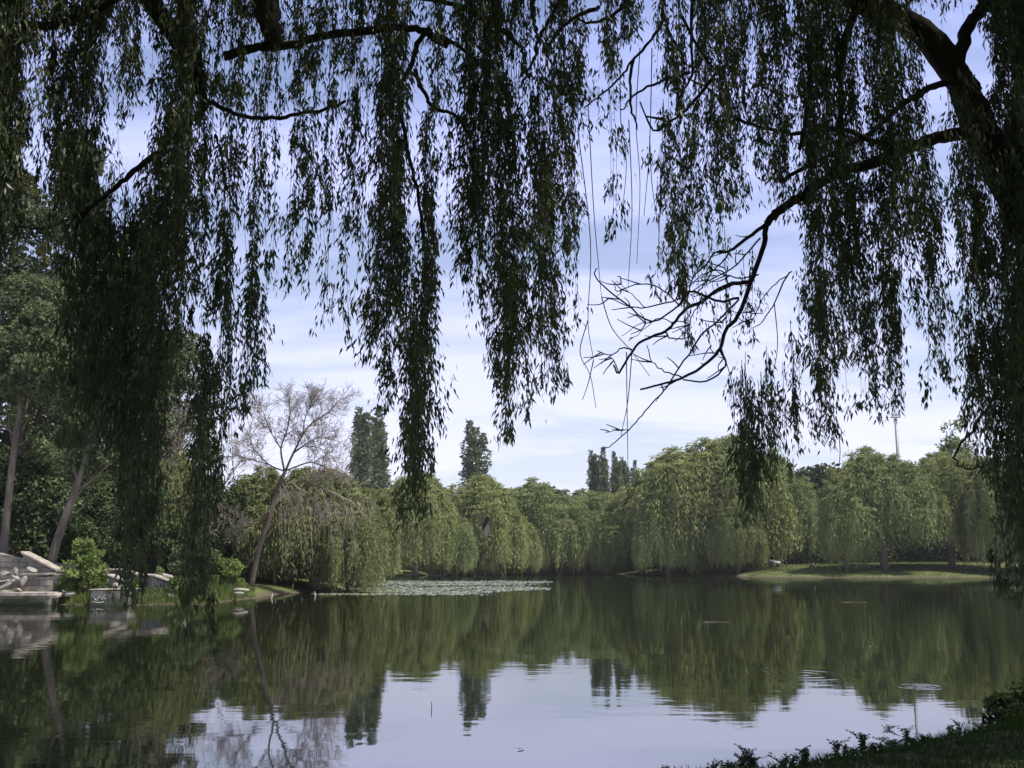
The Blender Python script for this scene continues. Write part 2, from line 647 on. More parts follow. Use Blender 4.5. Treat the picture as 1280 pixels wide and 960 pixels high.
# ------------------------------------------------------------------ far trees
def limbs_mesh(base, top, R, rng, r0, n=6):
    mb = MB()
    H = top
    mid = np.array([rng.normal() * 0.3, rng.normal() * 0.3, H * 0.38])
    pts = smooth_line([base, mid * np.array([.5, .5, .5]), mid], 4)
    mb.tube(pts, lerp_list(r0, r0 * 0.65, len(pts)), 8)
    for k in range(n):
        a = 2 * math.pi * (k + rng.uniform(-.3, .3)) / n
        e = np.array([math.cos(a) * R * rng.uniform(.4, .7), math.sin(a) * R * rng.uniform(.4, .7), H * rng.uniform(.65, .9)])
        c = mid * 0.5 + e * 0.5 + np.array([0, 0, H * 0.08])
        p = smooth_line([mid * 0.95, c, e], 4)
        mb.tube(p, lerp_list(r0 * 0.5, r0 * 0.12, len(p)), 6)
    return mb


def willow_crown(seed, H=16.0, R=7.0, mops=260, strands=28, seg=0.45, wid=0.095, low=0.3, hb=0.40):
    """one broad uneven dome covered with tufts; each tuft arches outwards and then hangs down"""
    rng = np.random.default_rng(seed)
    C, D, RN = [], [], []
    p1, p2, p3 = rng.uniform(0, 6.28, 3)

    def radius(a):
        return R * (0.86 + 0.10 * math.sin(2 * a + p1) + 0.09 * math.sin(3 * a + p2) + 0.06 * math.sin(5 * a + p3))
    q1, q2 = rng.uniform(0, 6.28, 2)
    for i in range(mops):
        a = rng.uniform(0, 2 * math.pi)
        e = math.sqrt(rng.uniform(0.0, 1.0))
        sh = rng.uniform(0.78, 1.0) if i % 4 else rng.uniform(0.35, 0.8)
        rr = radius(a) * math.sin(e * math.pi / 2) * 0.86 * sh
        od = np.array([math.cos(a), math.sin(a)])
        bump = 1 + 0.07 * math.sin(rr / R * 7 + q1 + a) + 0.05 * math.sin(3 * a + q2)
        c = np.array([od[0] * rr, od[1] * rr, H * (hb + (0.95 - hb) * math.cos(e * math.pi / 2) ** 0.85 * (0.6 + 0.4 * sh) * bump)])
        c[2] = min(c[2], H * 0.97)
        mr = R * rng.uniform(0.09, 0.20)
        full = rng.uniform() < 0.15 + 0.75 * e ** 3
        drop = (c[2] - low) * (rng.uniform(0.88, 1.0) if full else rng.uniform(0.22, 0.55))
        tint = rng.uniform(-.22, .22)
        for s in range(strands):
            sa = rng.uniform(0, 2 * math.pi)
            dv = np.array([math.cos(sa), math.sin(sa)]) + od * 0.8
            dv = dv / max(0.3, np.hypot(*dv))
            rho = mr * math.sqrt(rng.uniform(0.02, 1))
            L = max(0.6, drop * rng.uniform(0.35, 1.0) * (1.15 - 0.4 * rho / mr))
            L = min(L, c[2] - low * 0.4)
            n = max(3, int(L / seg * 1.45))
            t = (np.arange(n) + rng.uniform(0, 1)) / n
            arc = 1 - np.exp(-t * L / (0.8 * rho + 0.25))
            q = np.stack([c[0] + dv[0] * rho * arc + 0.10 * np.sin(t * 7 + sa), c[1] + dv[1] * rho * arc, c[2] + 0.45 * rho * np.sin(np.minimum(t * L / (rho + .3), 3.1)) - 0.35 * rho * rho / mr - L * t ** 1.15], -1)
            tg = np.gradient(q, axis=0)
            C.append(q + rng.normal(size=q.shape) * 0.10)
            D.append(norm(tg + rng.normal(size=q.shape) * 0.24 * np.linalg.norm(tg, axis=1, keepdims=True)))
            RN.append(np.clip(rng.uniform(0, 1, n) * 0.28 + 0.34 + tint, 0, 1))
        nf = strands * 3                     # loose strips over the top of the tuft, tinted slightly paler
        fd = norm(rng.normal(size=(nf, 3)))
        fd[:, 2] = np.abs(fd[:, 2])
        C.append(c + fd * mr * rng.uniform(0.1, 0.70, (nf, 1)) * np.array([1, 1, .75]))
        D.append(norm(fd * np.array([.8, .8, .3]) + rng.normal(size=(nf, 3)) * 0.45 + np.array([0, 0, -0.35])))
        RN.append(np.clip(rng.uniform(0, 1, nf) * 0.28 + 0.42 + tint, 0, 1))
    C = np.concatenate(C)
    D = np.concatenate(D)
    RN = np.concatenate(RN)
    keep = C[:, 2] > low * 0.5
    C, D, RN = C[keep], D[keep], RN[keep]
    n = len(C)
    V, Fq = strips(C, D, seg * rng.uniform(0.7, 1.4, n), wid * rng.uniform(0.6, 1.3, n), rng)
    return np_mesh('willow_crown', V, [Fq], rnd=RN)


def broad_crown(seed, H=20.0, R=6.0, z0=0.25, blobs=70, leaves=450, size=0.28, pw=1.0, taper=1.0):
    rng = np.random.default_rng(seed)
    B, Dr, RN = [], [], []
    for i in range(blobs):
        h = z0 + (1 - z0) * rng.uniform(0, 1) ** pw
        rel = (h - z0) / (1 - z0)
        prof = (math.sin(math.pi * min(0.97, 0.12 + rel * 0.86)) ** 0.6) * (1 - 0.25 * rel * taper)
        a = rng.uniform(0, 2 * math.pi)
        rr = R * prof * math.sqrt(rng.uniform(0.1, 1)) * 0.92
        c = np.array([math.cos(a) * rr, math.sin(a) * rr, H * h])
        br = R * rng.uniform(0.14, 0.30)
        dirs = norm(rng.normal(size=(leaves, 3)))
        rad = br * rng.uniform(0.55, 1.0, leaves) ** 0.5
        p = c + dirs * rad[:, None] * np.array([1.15, 1.15, 0.75])
        tint = rng.uniform(-.2, .2)
        B.append(p)
        Dr.append(norm(dirs * 0.5 + rng.normal(size=(leaves, 3)) * 0.7 + np.array([0, 0, -0.25])))
        RN.append(np.clip(rng.uniform(0, 1, leaves) * 0.7 + 0.15 + tint, 0, 1))
    B = np.concatenate(B)
    Dr = np.concatenate(Dr)
    n = len(B)
    V, Fq = leaves_quads(B, Dr, size * rng.uniform(0.7, 1.4, n), size * 0.75 * rng.uniform(0.6, 1.2, n), rng)
    return np_mesh('tree_crown', V, [Fq], rnd=np.concatenate(RN))


def poplar_crown(seed, H=24.0, R=2.1, cols=5, leaves=8000, size=0.42):
    rng = np.random.default_rng(seed)
    B, Dr = [], []
    for k in range(cols):
        a = rng.uniform(0, 6.28)
        off = R * rng.uniform(0.1, 0.55)
        cx, cy = math.cos(a) * off, math.sin(a) * off
        top = H * rng.uniform(0.72, 0.97) if k else H
        n = leaves // cols
        t = rng.uniform(0.0, 1, n)
        prof = np.sin(np.pi * np.clip(0.14 + t * 0.84, 0, 0.985)) ** 0.6 * R * 0.60
        lump = 0.78 + 0.5 * np.sin(t * 40 + k * 2 + rng.uniform(0, 6)) * np.sin(t * 17 + k)
        an = rng.uniform(0, 6.28, n)
        rr = prof * lump * np.sqrt(rng.uniform(0.25, 1, n))
        B.append(np.stack([cx + np.cos(an) * rr, cy + np.sin(an) * rr, H * 0.12 + t * (top - H * 0.12)], -1))
        Dr.append(norm(np.stack([np.cos(an) * .6, np.sin(an) * .6, np.full(n, 0.6)], -1) + rng.normal(size=(n, 3)) * 0.5))
    B = np.concatenate(B)
    Dr = np.concatenate(Dr)
    n = len(B)
    V, Fq = leaves_quads(B, Dr, size * rng.uniform(.7, 1.4, n), size * .7 * rng.uniform(.6, 1.2, n), rng)
    return np_mesh('poplar_crown', V, [Fq], rnd=rng.uniform(0, 1, n))


def proto_tree(name, crown_me, mat, H, R, seed, r0, bark='far_bark', nl=6):
    """an unlinked-from-view master: parts made once; copies share the meshes"""
    trunk = limbs_mesh(np.array([0, 0, -0.4]), H, R, np.random.default_rng(seed), r0, nl)
    me = bpy.data.meshes.new('tree_trunk')
    me.from_pydata(trunk.v, [], trunk.f)
    me.polygons.foreach_set('use_smooth', np.ones(len(me.polygons), dtype=bool))
    me.materials.append(M[bark])
    crown_me.materials.append(M[mat])
    return (name, crown_me, me, H, R)


def plant_tree(proto, x, y, H, R, rot, label, cat, group, z=None, lean=(0, 0)):
    name, cme, tme, H0, R0 = proto
    zz = gz(x, y) if z is None else z
    t = empty(name, (x, y, max(zz, -0.1)), label, cat, group)
    t.scale = (R / R0, R / R0, H / H0)
    t.rotation_euler = (lean[0], lean[1], rot)
    link('trunk', tme, [], t)
    link('crown', cme, [], t)
    return t


WPROTO = []
for s in range(5):
    WPROTO.append(proto_tree('weeping_willow', willow_crown(100 + s), 'far_willow' if s % 2 == 0 else 'far_willow_b', 16.0, 7.0, 50 + s, 0.42))
WLOW = []
for s in range(2):
    WLOW.append(proto_tree('willow_bush', willow_crown(140 + s, 6.0, 4.0, 80, 22, 0.45, 0.11, 0.1, 0.35), 'far_willow', 6.0, 4.0, 70 + s, 0.12))
WHIGH = [proto_tree('weeping_willow', willow_crown(150 + s, 15.0, 8.0, 280, 28, 0.45, 0.095, 1.9), 'far_willow_b' if s else 'far_willow', 15.0, 8.0, 80 + s, 0.45) for s in range(2)]

# (px, top y, distance, half width px, proto, label)
FAR_WILLOWS = [
    (520, 590, 137, 60, 0, 'pale weeping willow at the far shore just right of the brown bank willow'),
    (597, 594, 151, 62, 2, 'tall pale willow at the far shore under the lone poplar'),
    (672, 599, 160, 60, 3, 'weeping willow at the far shore right of the lone poplar'),
    (738, 616, 168, 52, 1, 'lower weeping willow in the hollow of the far treeline below the clump of poplars'),
    (802, 602, 150, 60, 4, 'weeping willow sloping down on the left of the big right-hand willow mass'),
    (884, 553, 143, 92, 2, 'biggest broad weeping willow across the water, its dome the highest of the far bank'),
    (966, 576, 155, 54, 3, 'weeping willow standing behind the parked silver car'),
    (556, 634, 139, 36, 3, 'lower willow in front of the gap left of the lone poplar'),
    (640, 640, 153, 34, 4, 'lower willow in front, just right of the pink house'),
    (700, 646, 162, 34, 0, 'lower willow in front at the deepest end of the lake'),
    (768, 650, 158, 34, 2, 'lower willow in front under the right side of the poplar clump'),
    (834, 622, 140, 44, 1, 'willow hanging in front of the left flank of the biggest willow'),
    (922, 618, 135, 34, 4, 'willow tier hanging to the water just left of the parked car'),
]
GW = 'weeping willows along the far shore'
for i, (px, ty, d, hw, k, lab) in enumerate(FAR_WILLOWS):
    H = zat(ty, d) - 0.2
    R = hw * d / F_PX * 1.3
    plant_tree(WPROTO[k], gx(px, d, 5), d, H / 0.97, R, i * 1.7, lab, 'tree', GW)
for i, (px, ty, d, hw, lab) in enumerate([
        (600, 679, 147, 22, 'small mop-headed willow at the water below the pink house'),
        (643, 693, 153, 16, 'low rounded willow bush at the water right of the small mop-headed willow'),
        (770, 690, 154, 20, 'low willow bush at the water in the dip of the treeline'),
        (470, 672, 120, 34, 'low trailing willow at the water just right of the bank willow')]):
    plant_tree(WLOW[i % 2], gx(px, d, 1), d, zat(ty, d) / 0.95, hw * d / F_PX * 1.15, i * 2.1, lab, 'tree', GW)
for i, (px, ty, d, hw, k, lab) in enumerate([
        (1056, 586, 123, 32, 0, 'weeping willow trailing into the water right of the seated person'),
        (1104, 564, 125, 72, 1, 'broad weeping willow on the grass bank with its dark trunk showing'),
        (1188, 563, 127, 62, 0, 'weeping willow on the grass bank under the floodlight mast'),
        (1244, 572, 121, 40, 2, 'weeping willow hanging right down over the bank behind the drooping right-hand strands'),
        (1316, 560, 119, 60, 3, 'weeping willow on the grass bank at the very right'),
        (1400, 560, 116, 60, 2, 'weeping willow further right on the grass bank')]):
    H = zat(ty, d) - gz(gx(px, d, 2), d)
    plant_tree(WHIGH[k] if k < 2 and i else WPROTO[2 + k % 2], gx(px, d, 5), d, H / 0.97, hw * d / F_PX * 1.35, i * 1.3 + .5, lab, 'tree', GW)

# dark wood behind the willows
BP = [proto_tree('broadleaf_tree', broad_crown(200 + s, 18, 7, 0.0, 80, 170, 0.75), 'dark_broad', 18.0, 7.0, 90 + s, 0.4, nl=5) for s in range(2)]
for i, (px, ty, d) in enumerate([(440, 620, 160), (520, 615, 176), (680, 622, 190), (745, 640, 192), (820, 625, 176), (890, 600, 170), (960, 620, 172), (1003, 640, 165),
                                 (1030, 600, 170), (1075, 600, 168), (1130, 595, 172), (1200, 590, 170), (1275, 590, 165), (1360, 580, 160)]):
    H = zat(ty, d)
    plant_tree(BP[i % 2], gx(px, d, 5), d, H, 9.0, i * 2.3, 'dark leafy tree in the shade behind the far willows', 'tree', 'dark trees behind the far willows')
SHRUB = [proto_tree('dark_shrub', broad_crown(280 + s, 5, 5.0, 0.0, 60, 120, 0.5), 'dark_broad', 5.0, 5.0, 290 + s, 0.08, nl=5) for s in range(2)]
for i, (px, d) in enumerate([(470, 150), (515, 154), (555, 160), (662, 170), (700, 174), (735, 178), (775, 175), (815, 164), (860, 154), (905, 150), (985, 158), (1010, 156), (1045, 158), (1090, 160), (1140, 160), (1190, 160), (1240, 158), (1290, 156), (1340, 150)]):
    plant_tree(SHRUB[i % 2], gx(px, d, 2), d, 5.2 + (i * 7 % 5) * .4, 5.5, i * 1.9, 'dark shrub in the shade under the far willows', 'shrub', 'dark shrubs under the far willows')
# thin young tree against the sky at the right
thin = proto_tree('young_tree', broad_crown(260, 20, 4, 0.45, 26, 70, 0.45), 'far_willow_b', 20.0, 4.0, 95, 0.2, nl=7)
plant_tree(thin, gx(1207, 150, 5), 150, zat(536, 150), 4.5, 0.4, 'thin sparse tree rising above the willows right of the floodlight mast', 'tree', None)

def open_gap(objs, px, py, rx, ry):
    """a natural opening between two crowns: drop the leaves whose centre lies in it"""
    for o in objs:
        for c in o.children:
            if c.name.split('.')[0] != 'crown':
                continue
            me = c.data
            co = np.empty(len(me.vertices) * 3, dtype=np.float32)
            me.vertices.foreach_get('co', co)
            co = co.reshape(-1, 4, 3)
            rz = o.rotation_euler[2]
            sc = np.array(o.scale)
            w_ = co * sc
            w_ = np.stack([w_[..., 0] * math.cos(rz) - w_[..., 1] * math.sin(rz), w_[..., 0] * math.sin(rz) + w_[..., 1] * math.cos(rz), w_[..., 2]], -1) + np.array(o.location)
            m = w_.mean(1) - np.array([0, 0, CAM_H])
            f_ = m[:, 1] * CT + m[:, 2] * ST
            u = m[:, 0] / f_ * F_PX + 640
            v = 480 - (-m[:, 1] * ST + m[:, 2] * CT) / f_ * F_PX
            keep = ((u - px) / rx) ** 2 + ((v - py) / ry) ** 2 > 1
            if keep.all():
                continue
            rn = np.empty(len(me.polygons), dtype=np.float32)
            me.attributes['rnd'].data.foreach_get('value', rn)
            k = int(keep.sum())
            nm = np_mesh('willow_crown', co[keep].reshape(-1, 3), [np.arange(4 * k).reshape(k, 4)], rnd=rn[keep])
            nm.materials.append(me.materials[0])
            c.data = nm


open_gap([o for o in list(COL.objects) if o.type == 'EMPTY' and 'category' in o and 125 < o.location[1] < 200 and abs(o.location[0]) < 30], 608, 658, 5.5, 14)

# poplars against the sky
PP = [proto_tree('poplar', poplar_crown(300 + s), 'poplar', 24.0, 2.1, 97 + s, 0.3, nl=3) for s in range(3)]
GPOP = 'poplars above the far treeline'
for i, (px, ty, d, hw, lab) in enumerate([
        (449, 520, 205, 14, 'left half of the double poplar above the bare tree'),
        (472, 518, 210, 16, 'fuller right half of the double poplar above the bare tree'),
        (592, 534, 215, 16, 'lone dense poplar above the middle of the far willows'),
        (743, 572, 235, 8, 'first poplar from the left in the clump of five'),
        (757, 567, 233, 9, 'tallest poplar, second from the left in the clump of five'),
        (770, 572, 236, 8, 'third poplar in the clump of five'),
        (782, 580, 238, 7, 'fourth poplar in the clump of five'),
        (797, 583, 237, 7, 'low poplar at the right end of the clump of five')]):
    plant_tree(PP[i % 3], gx(px, d, 10), d, zat(ty, d), hw * d / F_PX * 1.38, i * 1.9, lab, 'tree', GPOP)


# floodlight mast
def mast():
    d = 200
    x, y = gx(1124, d, 20), d
    zb = gz(x, y)
    top = zat(517, d)
    t = empty('floodlight_mast', (x, y, zb), 'tall grey floodlight mast rising above the right-hand willows', 'floodlight mast')
    mb = MB()
    mb.tube([(0, 0, 0), (0, 0, top - zb - 1)], [0.5, 0.27], 12)
    steel = plain_mat('galvanised_steel', (0.16, 0.17, 0.19), 0.6, 0.4)
    mb.build('pole', steel, t, True)
    hb = MB()
    hb.box((0, 0, top - zb - 0.75), (1.9, 0.7, 0.14))
    for sx in (-0.9, 0.9):
        hb.box((sx, -0.3, top - zb - 0.25), (0.06, 0.06, 0.9))
    hb.box((0, -0.3, top - zb + 0.2), (1.9, 0.05, 0.06))
    hb.build('platform', steel, t)
    glass = plain_mat('lamp_glass', (0.25, 0.27, 0.30), 0.25)
    for sx in (-0.62, 0.0, 0.62):
        lb = MB()
        lb.box((sx, -0.45, top - zb - 0.3), (0.44, 0.22, 0.55))
        h = lb.build('floodlight', steel, t, bevel=0.03)
        g = MB()
        g.box((sx, -0.572, top - zb - 0.3), (0.36, 0.02, 0.46))
        g.build('lens', glass, h)
    return t


mast()


# pink house behind the far shore
def house():
    d = 205
    x = gx(607, d, 6) + 1.45
    zb = gz(x, d)
    t = empty('house', (x, d, zb), 'pale pinkish house glimpsed through a gap in the far willows', 'house')
    wall = rough_mat('pink_render', (0.42, 0.30, 0.25), (0.56, 0.42, 0.36), 0.8, 0.9, 0.1)
    roof = rough_mat('roof_tile', (0.16, 0.08, 0.06), (0.26, 0.13, 0.10), 3, 0.85, 0.3)
    mb = MB()
    mb.box((0, 4, 4.2), (9, 8, 8.4))
    mb.build('wall', wall, t)
    rb = MB()
    rb.prism([(-5.2, 8.42), (5.2, 8.42), (0, 11.2)], -0.6, 8.6)
    r = rb.build('roof', roof, t)
    cb = MB()
    cb.box((2.2, 3, 11), (0.8, 0.8, 2.0))
    cb.build('chimney', wall, r)
    frame = plain_mat('white_frame', (0.7, 0.7, 0.7), 0.5)
    pane = plain_mat('dark_pane', (0.08, 0.10, 0.14), 0.1)
    for wz in (2.0, 5.6):
        for wx in (-2.8, 0, 2.8):
            f = MB()
            f.box((wx, -0.03, wz + .4), (1.3, 0.14, 1.7))
            fo = f.build('window', frame, t)
            p = MB()
            p.box((wx, -0.105, wz + .4), (1.06, 0.02, 1.46))
            p.build('pane', pane, fo)


house()


# ------------------------------------------------------------------ left bank trees
IW = [proto_tree('weeping_willow', willow_crown(400 + s, 9.0, 4.6, 240, 30, 0.34, 0.066, 0.02), 'island_willow', 9.0, 4.6, 170 + s, 0.25) for s in range(2)]
GI = 'willows on the left bank'
for i, (px, ty, d, hw, lab) in enumerate([
        (394, 588, 60, 92, 'olive willow on the left bank with brownish strands hanging into the lake'),
        (330, 602, 64, 70, 'darker willow on the left bank directly behind the leaning bare trunk'),
        (448, 606, 70, 55, 'light willow at the tip of the left bank reaching towards the pale glint bands'),
        (436, 634, 57.5, 50, 'low willow tier trailing into the water at the right end of the left bank'),
        (366, 640, 60.5, 50, 'low willow tier trailing into the water just right of the leaning bare trunk'),
        (215, 590, 58, 60, 'willow with pale hanging strands behind the graffiti wall')]):
    R = hw * d / F_PX * 1.1
    plant_tree(IW[i % 2], gx(px, d, 3), d, zat(ty, d) / 0.97, R, i * 2.2 + .3, lab, 'tree', GI)

TALL = [proto_tree('tall_tree', broad_crown(500 + s, 24, 4.6, 0.16, 95, 330, 0.26, 0.9), 'broad', 24.0, 4.6, 190 + s, 0.3, nl=8) for s in range(2)]
GT = 'tall trees on the left bank'
for i, (px, ty, d, hw, lab) in enumerate([
        (62, 205, 56, 62, 'tallest tree on the left bank, thin topped with round clumps of mistletoe'),
        (-25, 250, 54, 85, 'tall leafy tree at the left edge above the broken stone'),
        (25, 380, 50, 75, 'greyish leafy tree at the left edge above the sloping stone coping'),
        (140, 350, 62, 70, 'tall dark tree on the left bank behind the densest hanging strands'),
        (205, 440, 66, 66, 'tree on the left bank left of the brown twiggy trees'),
        (-130, 260, 52, 90, 'tall tree beyond the left end of the ruined terrace')]):
    plant_tree(TALL[i % 2], gx(px, d, 5), d, zat(ty, d), hw * d / F_PX * 1.15, i * 1.1, lab, 'tree', GT)
UND = [proto_tree('dark_shrub', broad_crown(540 + s, 7, 4.0, 0.02, 60, 260, 0.24, 1.0), 'dark_broad', 7.0, 4.0, 210 + s, 0.1, nl=5) for s in range(2)]
for i, (px, ty, d, hw, lab) in enumerate([
        (10, 590, 50, 70, 'dark shrub under the trees at the left edge behind the stone pile'),
        (85, 620, 52, 62, 'dark shrub between the two slanting pale trunks'),
        (150, 600, 56, 62, 'dark shrub behind the bright green bush'),
        (215, 640, 58, 60, 'dark shrub behind the graffiti wall'),
        (270, 620, 60, 58, 'dark shrub left of the leaning bare trunk'),
        (310, 640, 66, 60, 'dark shrub behind the leaning bare trunk'),
        (362, 650, 70, 60, 'dark shrub in the shade under the olive bank willow'),
        (425, 655, 76, 50, 'dark shrub in the shade behind the right end of the bank willows'),
        (55, 640, 64, 60, 'dark shrub deep in the wood left of the slanting trunks'),
        (115, 630, 66, 60, 'dark shrub deep in the wood above the bright bush'),
        (180, 640, 68, 60, 'dark shrub deep in the wood above the sloping walls'),
        (240, 640, 70, 60, 'dark shrub deep in the wood right of the graffiti wall'),
        (-20, 640, 62, 60, 'dark shrub deep in the wood at the left edge'),
        (-80, 590, 50, 80, 'dark shrub further left along the bank')]):
    plant_tree(UND[i % 2], gx(px, d, 2), d, zat(ty, d), hw * d / F_PX * 1.15, i * 1.7, lab, 'shrub', 'dark shrubs on the left bank')

# mistletoe balls
mt = broad_crown(600, 2.0, 1.0, 0.05, 26, 70, 0.16, 1.0, 0.2)
mt.materials.append(M['mistletoe'])
for px, py, r, lab in [(80, 235, 15, 'topmost mistletoe ball in the tallest left tree'), (36, 232, 14, 'dark mistletoe ball left of the topmost one'), (55, 318, 13, 'mistletoe ball low on the left of the tallest tree'),
                       (86, 370, 16, 'mistletoe ball on the right of the tallest tree by the hanging strands'), (72, 418, 17, 'largest, roundest and lowest mistletoe ball')]:
    d = 53.0
    p = at(px, py, d)
    o = link('mistletoe_ball', mt, [], loc=(p[0], p[1], p[2] - r * d / F_PX))
    s = r * d / F_PX
    o.scale = (s, s, s)
    tag(o, lab, 'mistletoe', 'mistletoe balls in the tallest tree')


def leaning_trunk(px0, py0, px1, py1, d, w, label):
    a, b = at(px0, py0, d), at(px1, py1, d)
    a[2] = gz(a[0], a[1]) - 0.2
    t = empty('leaning_tree', tuple(a), label, 'tree', 'slanting trunks on the left bank')
    rng = np.random.default_rng(int(px0 * 7 + 3))
    mb = MB()
    mid = (a + b) / 2 + rng.normal(size=3) * 0.12
    pts = smooth_line([a - a, mid - a, b - a, (b - a) * 1.45 + np.array([0, 0.4, 0.6])], 5)
    mb.tube(pts, lerp_list(w, w * 0.45, len(pts)), 9)
    for k in range(5):
        i = int(len(pts) * (0.5 + 0.09 * k))
        e = pts[i] + np.array([rng.uniform(-1.6, 1.6), rng.uniform(-1, 1), rng.uniform(1.0, 2.2)])
        p = smooth_line([pts[i], (pts[i] + e) / 2 + rng.normal(size=3) * 0.15, e], 3)
        mb.tube(p, lerp_list(w * 0.35, w * 0.06, len(p)), 5)
    mb.build('trunk', M['far_bark'], t, True)
    cr = broad_crown(int(px0) + 700, 5.5, 2.6, 0.15, 34, 230, 0.22, 1.0)
    c = link('crown', cr, M['broad'], t)
    c.location = (pts[-1] - np.array([0, 0, 3.2]))


leaning_trunk(58, 697, 98, 600, 44, 0.22, 'slanting pale trunk right of the sloping stone coping')
leaning_trunk(4, 690, 20, 545, 45, 0.20, 'pale straight trunk at the left edge behind the stone pile')


# ------------------------------------------------------------------ bare trees
def bare_tree(name, base, seed, H, lean, label, r0, spread=1.0, depth=6, mat='dead_wood', cat='tree', group=None, droop=False):
    rng = np.random.default_rng(seed)
    t = empty(name, tuple(base), label, cat, group)
    trunk, twigs = MB(), MB()
    upv = norm(np.array(lean, float))

    def grow(p, dirv, length, r, lev):
        n = 4
        pts = [p]
        dv = dirv
        for i in range(n):
            dv = norm(dv + rng.normal(size=3) * 0.13 + np.array([0, 0, 0.06 if lev < 4 else (-.03 if droop else .03)]))
            pts.append(pts[-1] + dv * length / n)
        tgt = trunk if lev <= 1 else twigs
        tgt.tube(pts, lerp_list(r, max(0.006, r * 0.62), len(pts)), 7 if lev <= 1 else (4 if lev < 4 else 3), cap=False)
        if lev >= depth:
            return
        kids = 5 if lev == 0 else 3 if lev < 4 else int(rng.integers(2, 4))
        for k in range(kids):
            i = n if k == 0 else int(rng.integers(2, n + 1))
            a = norm(dv + norm(rng.normal(size=3)) * (0.35 if k == 0 else 0.85) * spread)
            grow(pts[i], a, length * rng.uniform(0.62, 0.86), max(0.006, r * (0.62 if k == 0 else 0.48)), lev + 1)
    grow(np.zeros(3), upv, H * 0.34, r0, 0)
    trunk.build('trunk', M['dead_trunk'] if mat == 'dead_wood' else M['far_bark'], t, True)
    twigs.build('bare_branches', M[mat], t)
    return t


def fan_tree():
    """leafless tree at the point: leaning trunk, limbs fanning to the upper right"""
    d = 54.0
    cv = lambda l: [at(300 + x * .271, 480 + y * .271, d) for x, y in l]
    base = cv([(50, 915)])[0]
    base[2] = gz(base[0], base[1]) - 0.1
    t = empty('bare_tree', tuple(base), 'leafless pinkish brown tree leaning right at the water on the left bank', 'tree')
    rng = np.random.default_rng(31)
    trunk, limbs, twigs = MB(), MB(), MB()
    p = cv([(90, 750), (140, 600), (165, 500), (210, 400)])
    q = smooth_line([base - base] + [x - base for x in p], 5)
    trunk.tube(q, lerp_list(.165, .10, len(q)), 9)

    def twig(p, dv, L, r, lev):
        pts = [p]
        for i in range(4):
            dv = norm(dv + rng.normal(size=3) * .2 + np.array([0, 0, .04]))
            pts.append(pts[-1] + dv * L / 4)
        twigs.tube(pts, lerp_list(r, max(.007, r * .6), 5), 4 if lev < 2 else 3, cap=False)
        if lev < 4:
            for k in range(3):
                i = int(rng.integers(1, 5))
                twig(pts[i], norm(dv + norm(rng.normal(size=3)) * .75), L * rng.uniform(.55, .85), max(.007, r * .6), lev + 1)
    for l, r in [([(210, 400), (245, 320), (290, 230), (340, 180), (400, 130), (450, 80)], .10), ([(205, 405), (190, 300), (212, 220), (240, 150), (232, 95)], .085), ([(245, 320), (350, 250), (450, 262)], .06),
                 ([(210, 400), (320, 360), (400, 390), (470, 425)], .07), ([(165, 500), (270, 480), (390, 430)], .06), ([(140, 600), (60, 640), (-10, 650), (-60, 630)], .05), ([(205, 402), (130, 370), (70, 300), (30, 230)], .07),
                 ([(190, 300), (140, 220), (110, 140), (90, 90)], .05), ([(290, 230), (300, 160), (330, 100), (320, 50)], .05), ([(130, 370), (60, 350), (-20, 330)], .04), ([(100, 730), (200, 620), (300, 560), (360, 590)], .05), ([(245, 320), (290, 290), (380, 300), (430, 340)], .045)]:
        pp = cv(l)
        pp = [x - base + np.array([0, rng.normal() * .5 * i / len(pp), 0]) for i, x in enumerate(pp)]
        qq = smooth_line(pp, 5)
        limbs.tube(qq, lerp_list(r * .7, r * .2, len(qq)), 6)
        for k in range(int(len(qq) * 1.2)):
            i = int(rng.integers(len(qq) // 4, len(qq)))
            tg = norm(qq[min(i + 1, len(qq) - 1)] - qq[i - 1])
            twig(qq[i], norm(tg + norm(rng.normal(size=3)) * .8), rng.uniform(.45, 1.0), .016, 1)
    trunk.build('trunk', M['dead_trunk'], t, True)
    limbs.build('limbs', M['dead_trunk'], t, True)
    twigs.build('twigs', M['dead_wood'], t)


fan_tree()
b2 = at(245, 720, 62)
bare_tree('bare_tree', (b2[0], b2[1], gz(b2[0], b2[1])), 23, 11.0, (-0.1, 0.0, 1.0), 'thinner leafless tree left of the leaning bare tree, half hidden by strands', 0.16, 1.0, 6)
b3 = at(140, 715, 58)
bare_tree('bare_tree', (b3[0], b3[1], gz(b3[0], b3[1])), 29, 8.5, (0.15, 0.0, 1.0), 'brown twiggy dead tree in the shade above the bright green bush', 0.12, 1.1, 6)


def hanging_dead(bp_, rp_, lab, seed, n):
    """bleached dead strands hanging from the bare tree"""
    base = at(*bp_)
    t = empty('dead_bough', tuple(base), lab, 'dead branch', 'dead boughs hanging from the left bank trees')
    mb = MB()
    rng = np.random.default_rng(seed)
    root = at(*rp_) - base
    mb.tube(smooth_line([root, np.array([-0.5, 0, 0.25]), np.zeros(3), np.array([0.6, 0, -0.3]), np.array([1.2, 0, -1.0])], 4), lerp_list(0.07, 0.02, 17), 6)
    for k in range(n):
        s = np.array([rng.uniform(-1.0, 1.6), rng.uniform(-.4, .4), rng.uniform(-.3, .1)])
        e = s + np.array([rng.uniform(-.5, .9), rng.uniform(-.3, .3), -rng.uniform(1.2, 4.0)])
        p = smooth_line([s, s * .6 + e * .4 + np.array([rng.uniform(-.3, .5), 0, rng.uniform(-.3, .5)]), e + rng.normal(size=3) * .2], 4)
        mb.tube(p, lerp_list(0.014, 0.006, len(p)), 3, cap=False)
    mb.build('dead_twigs', M['dead_wood'], t)


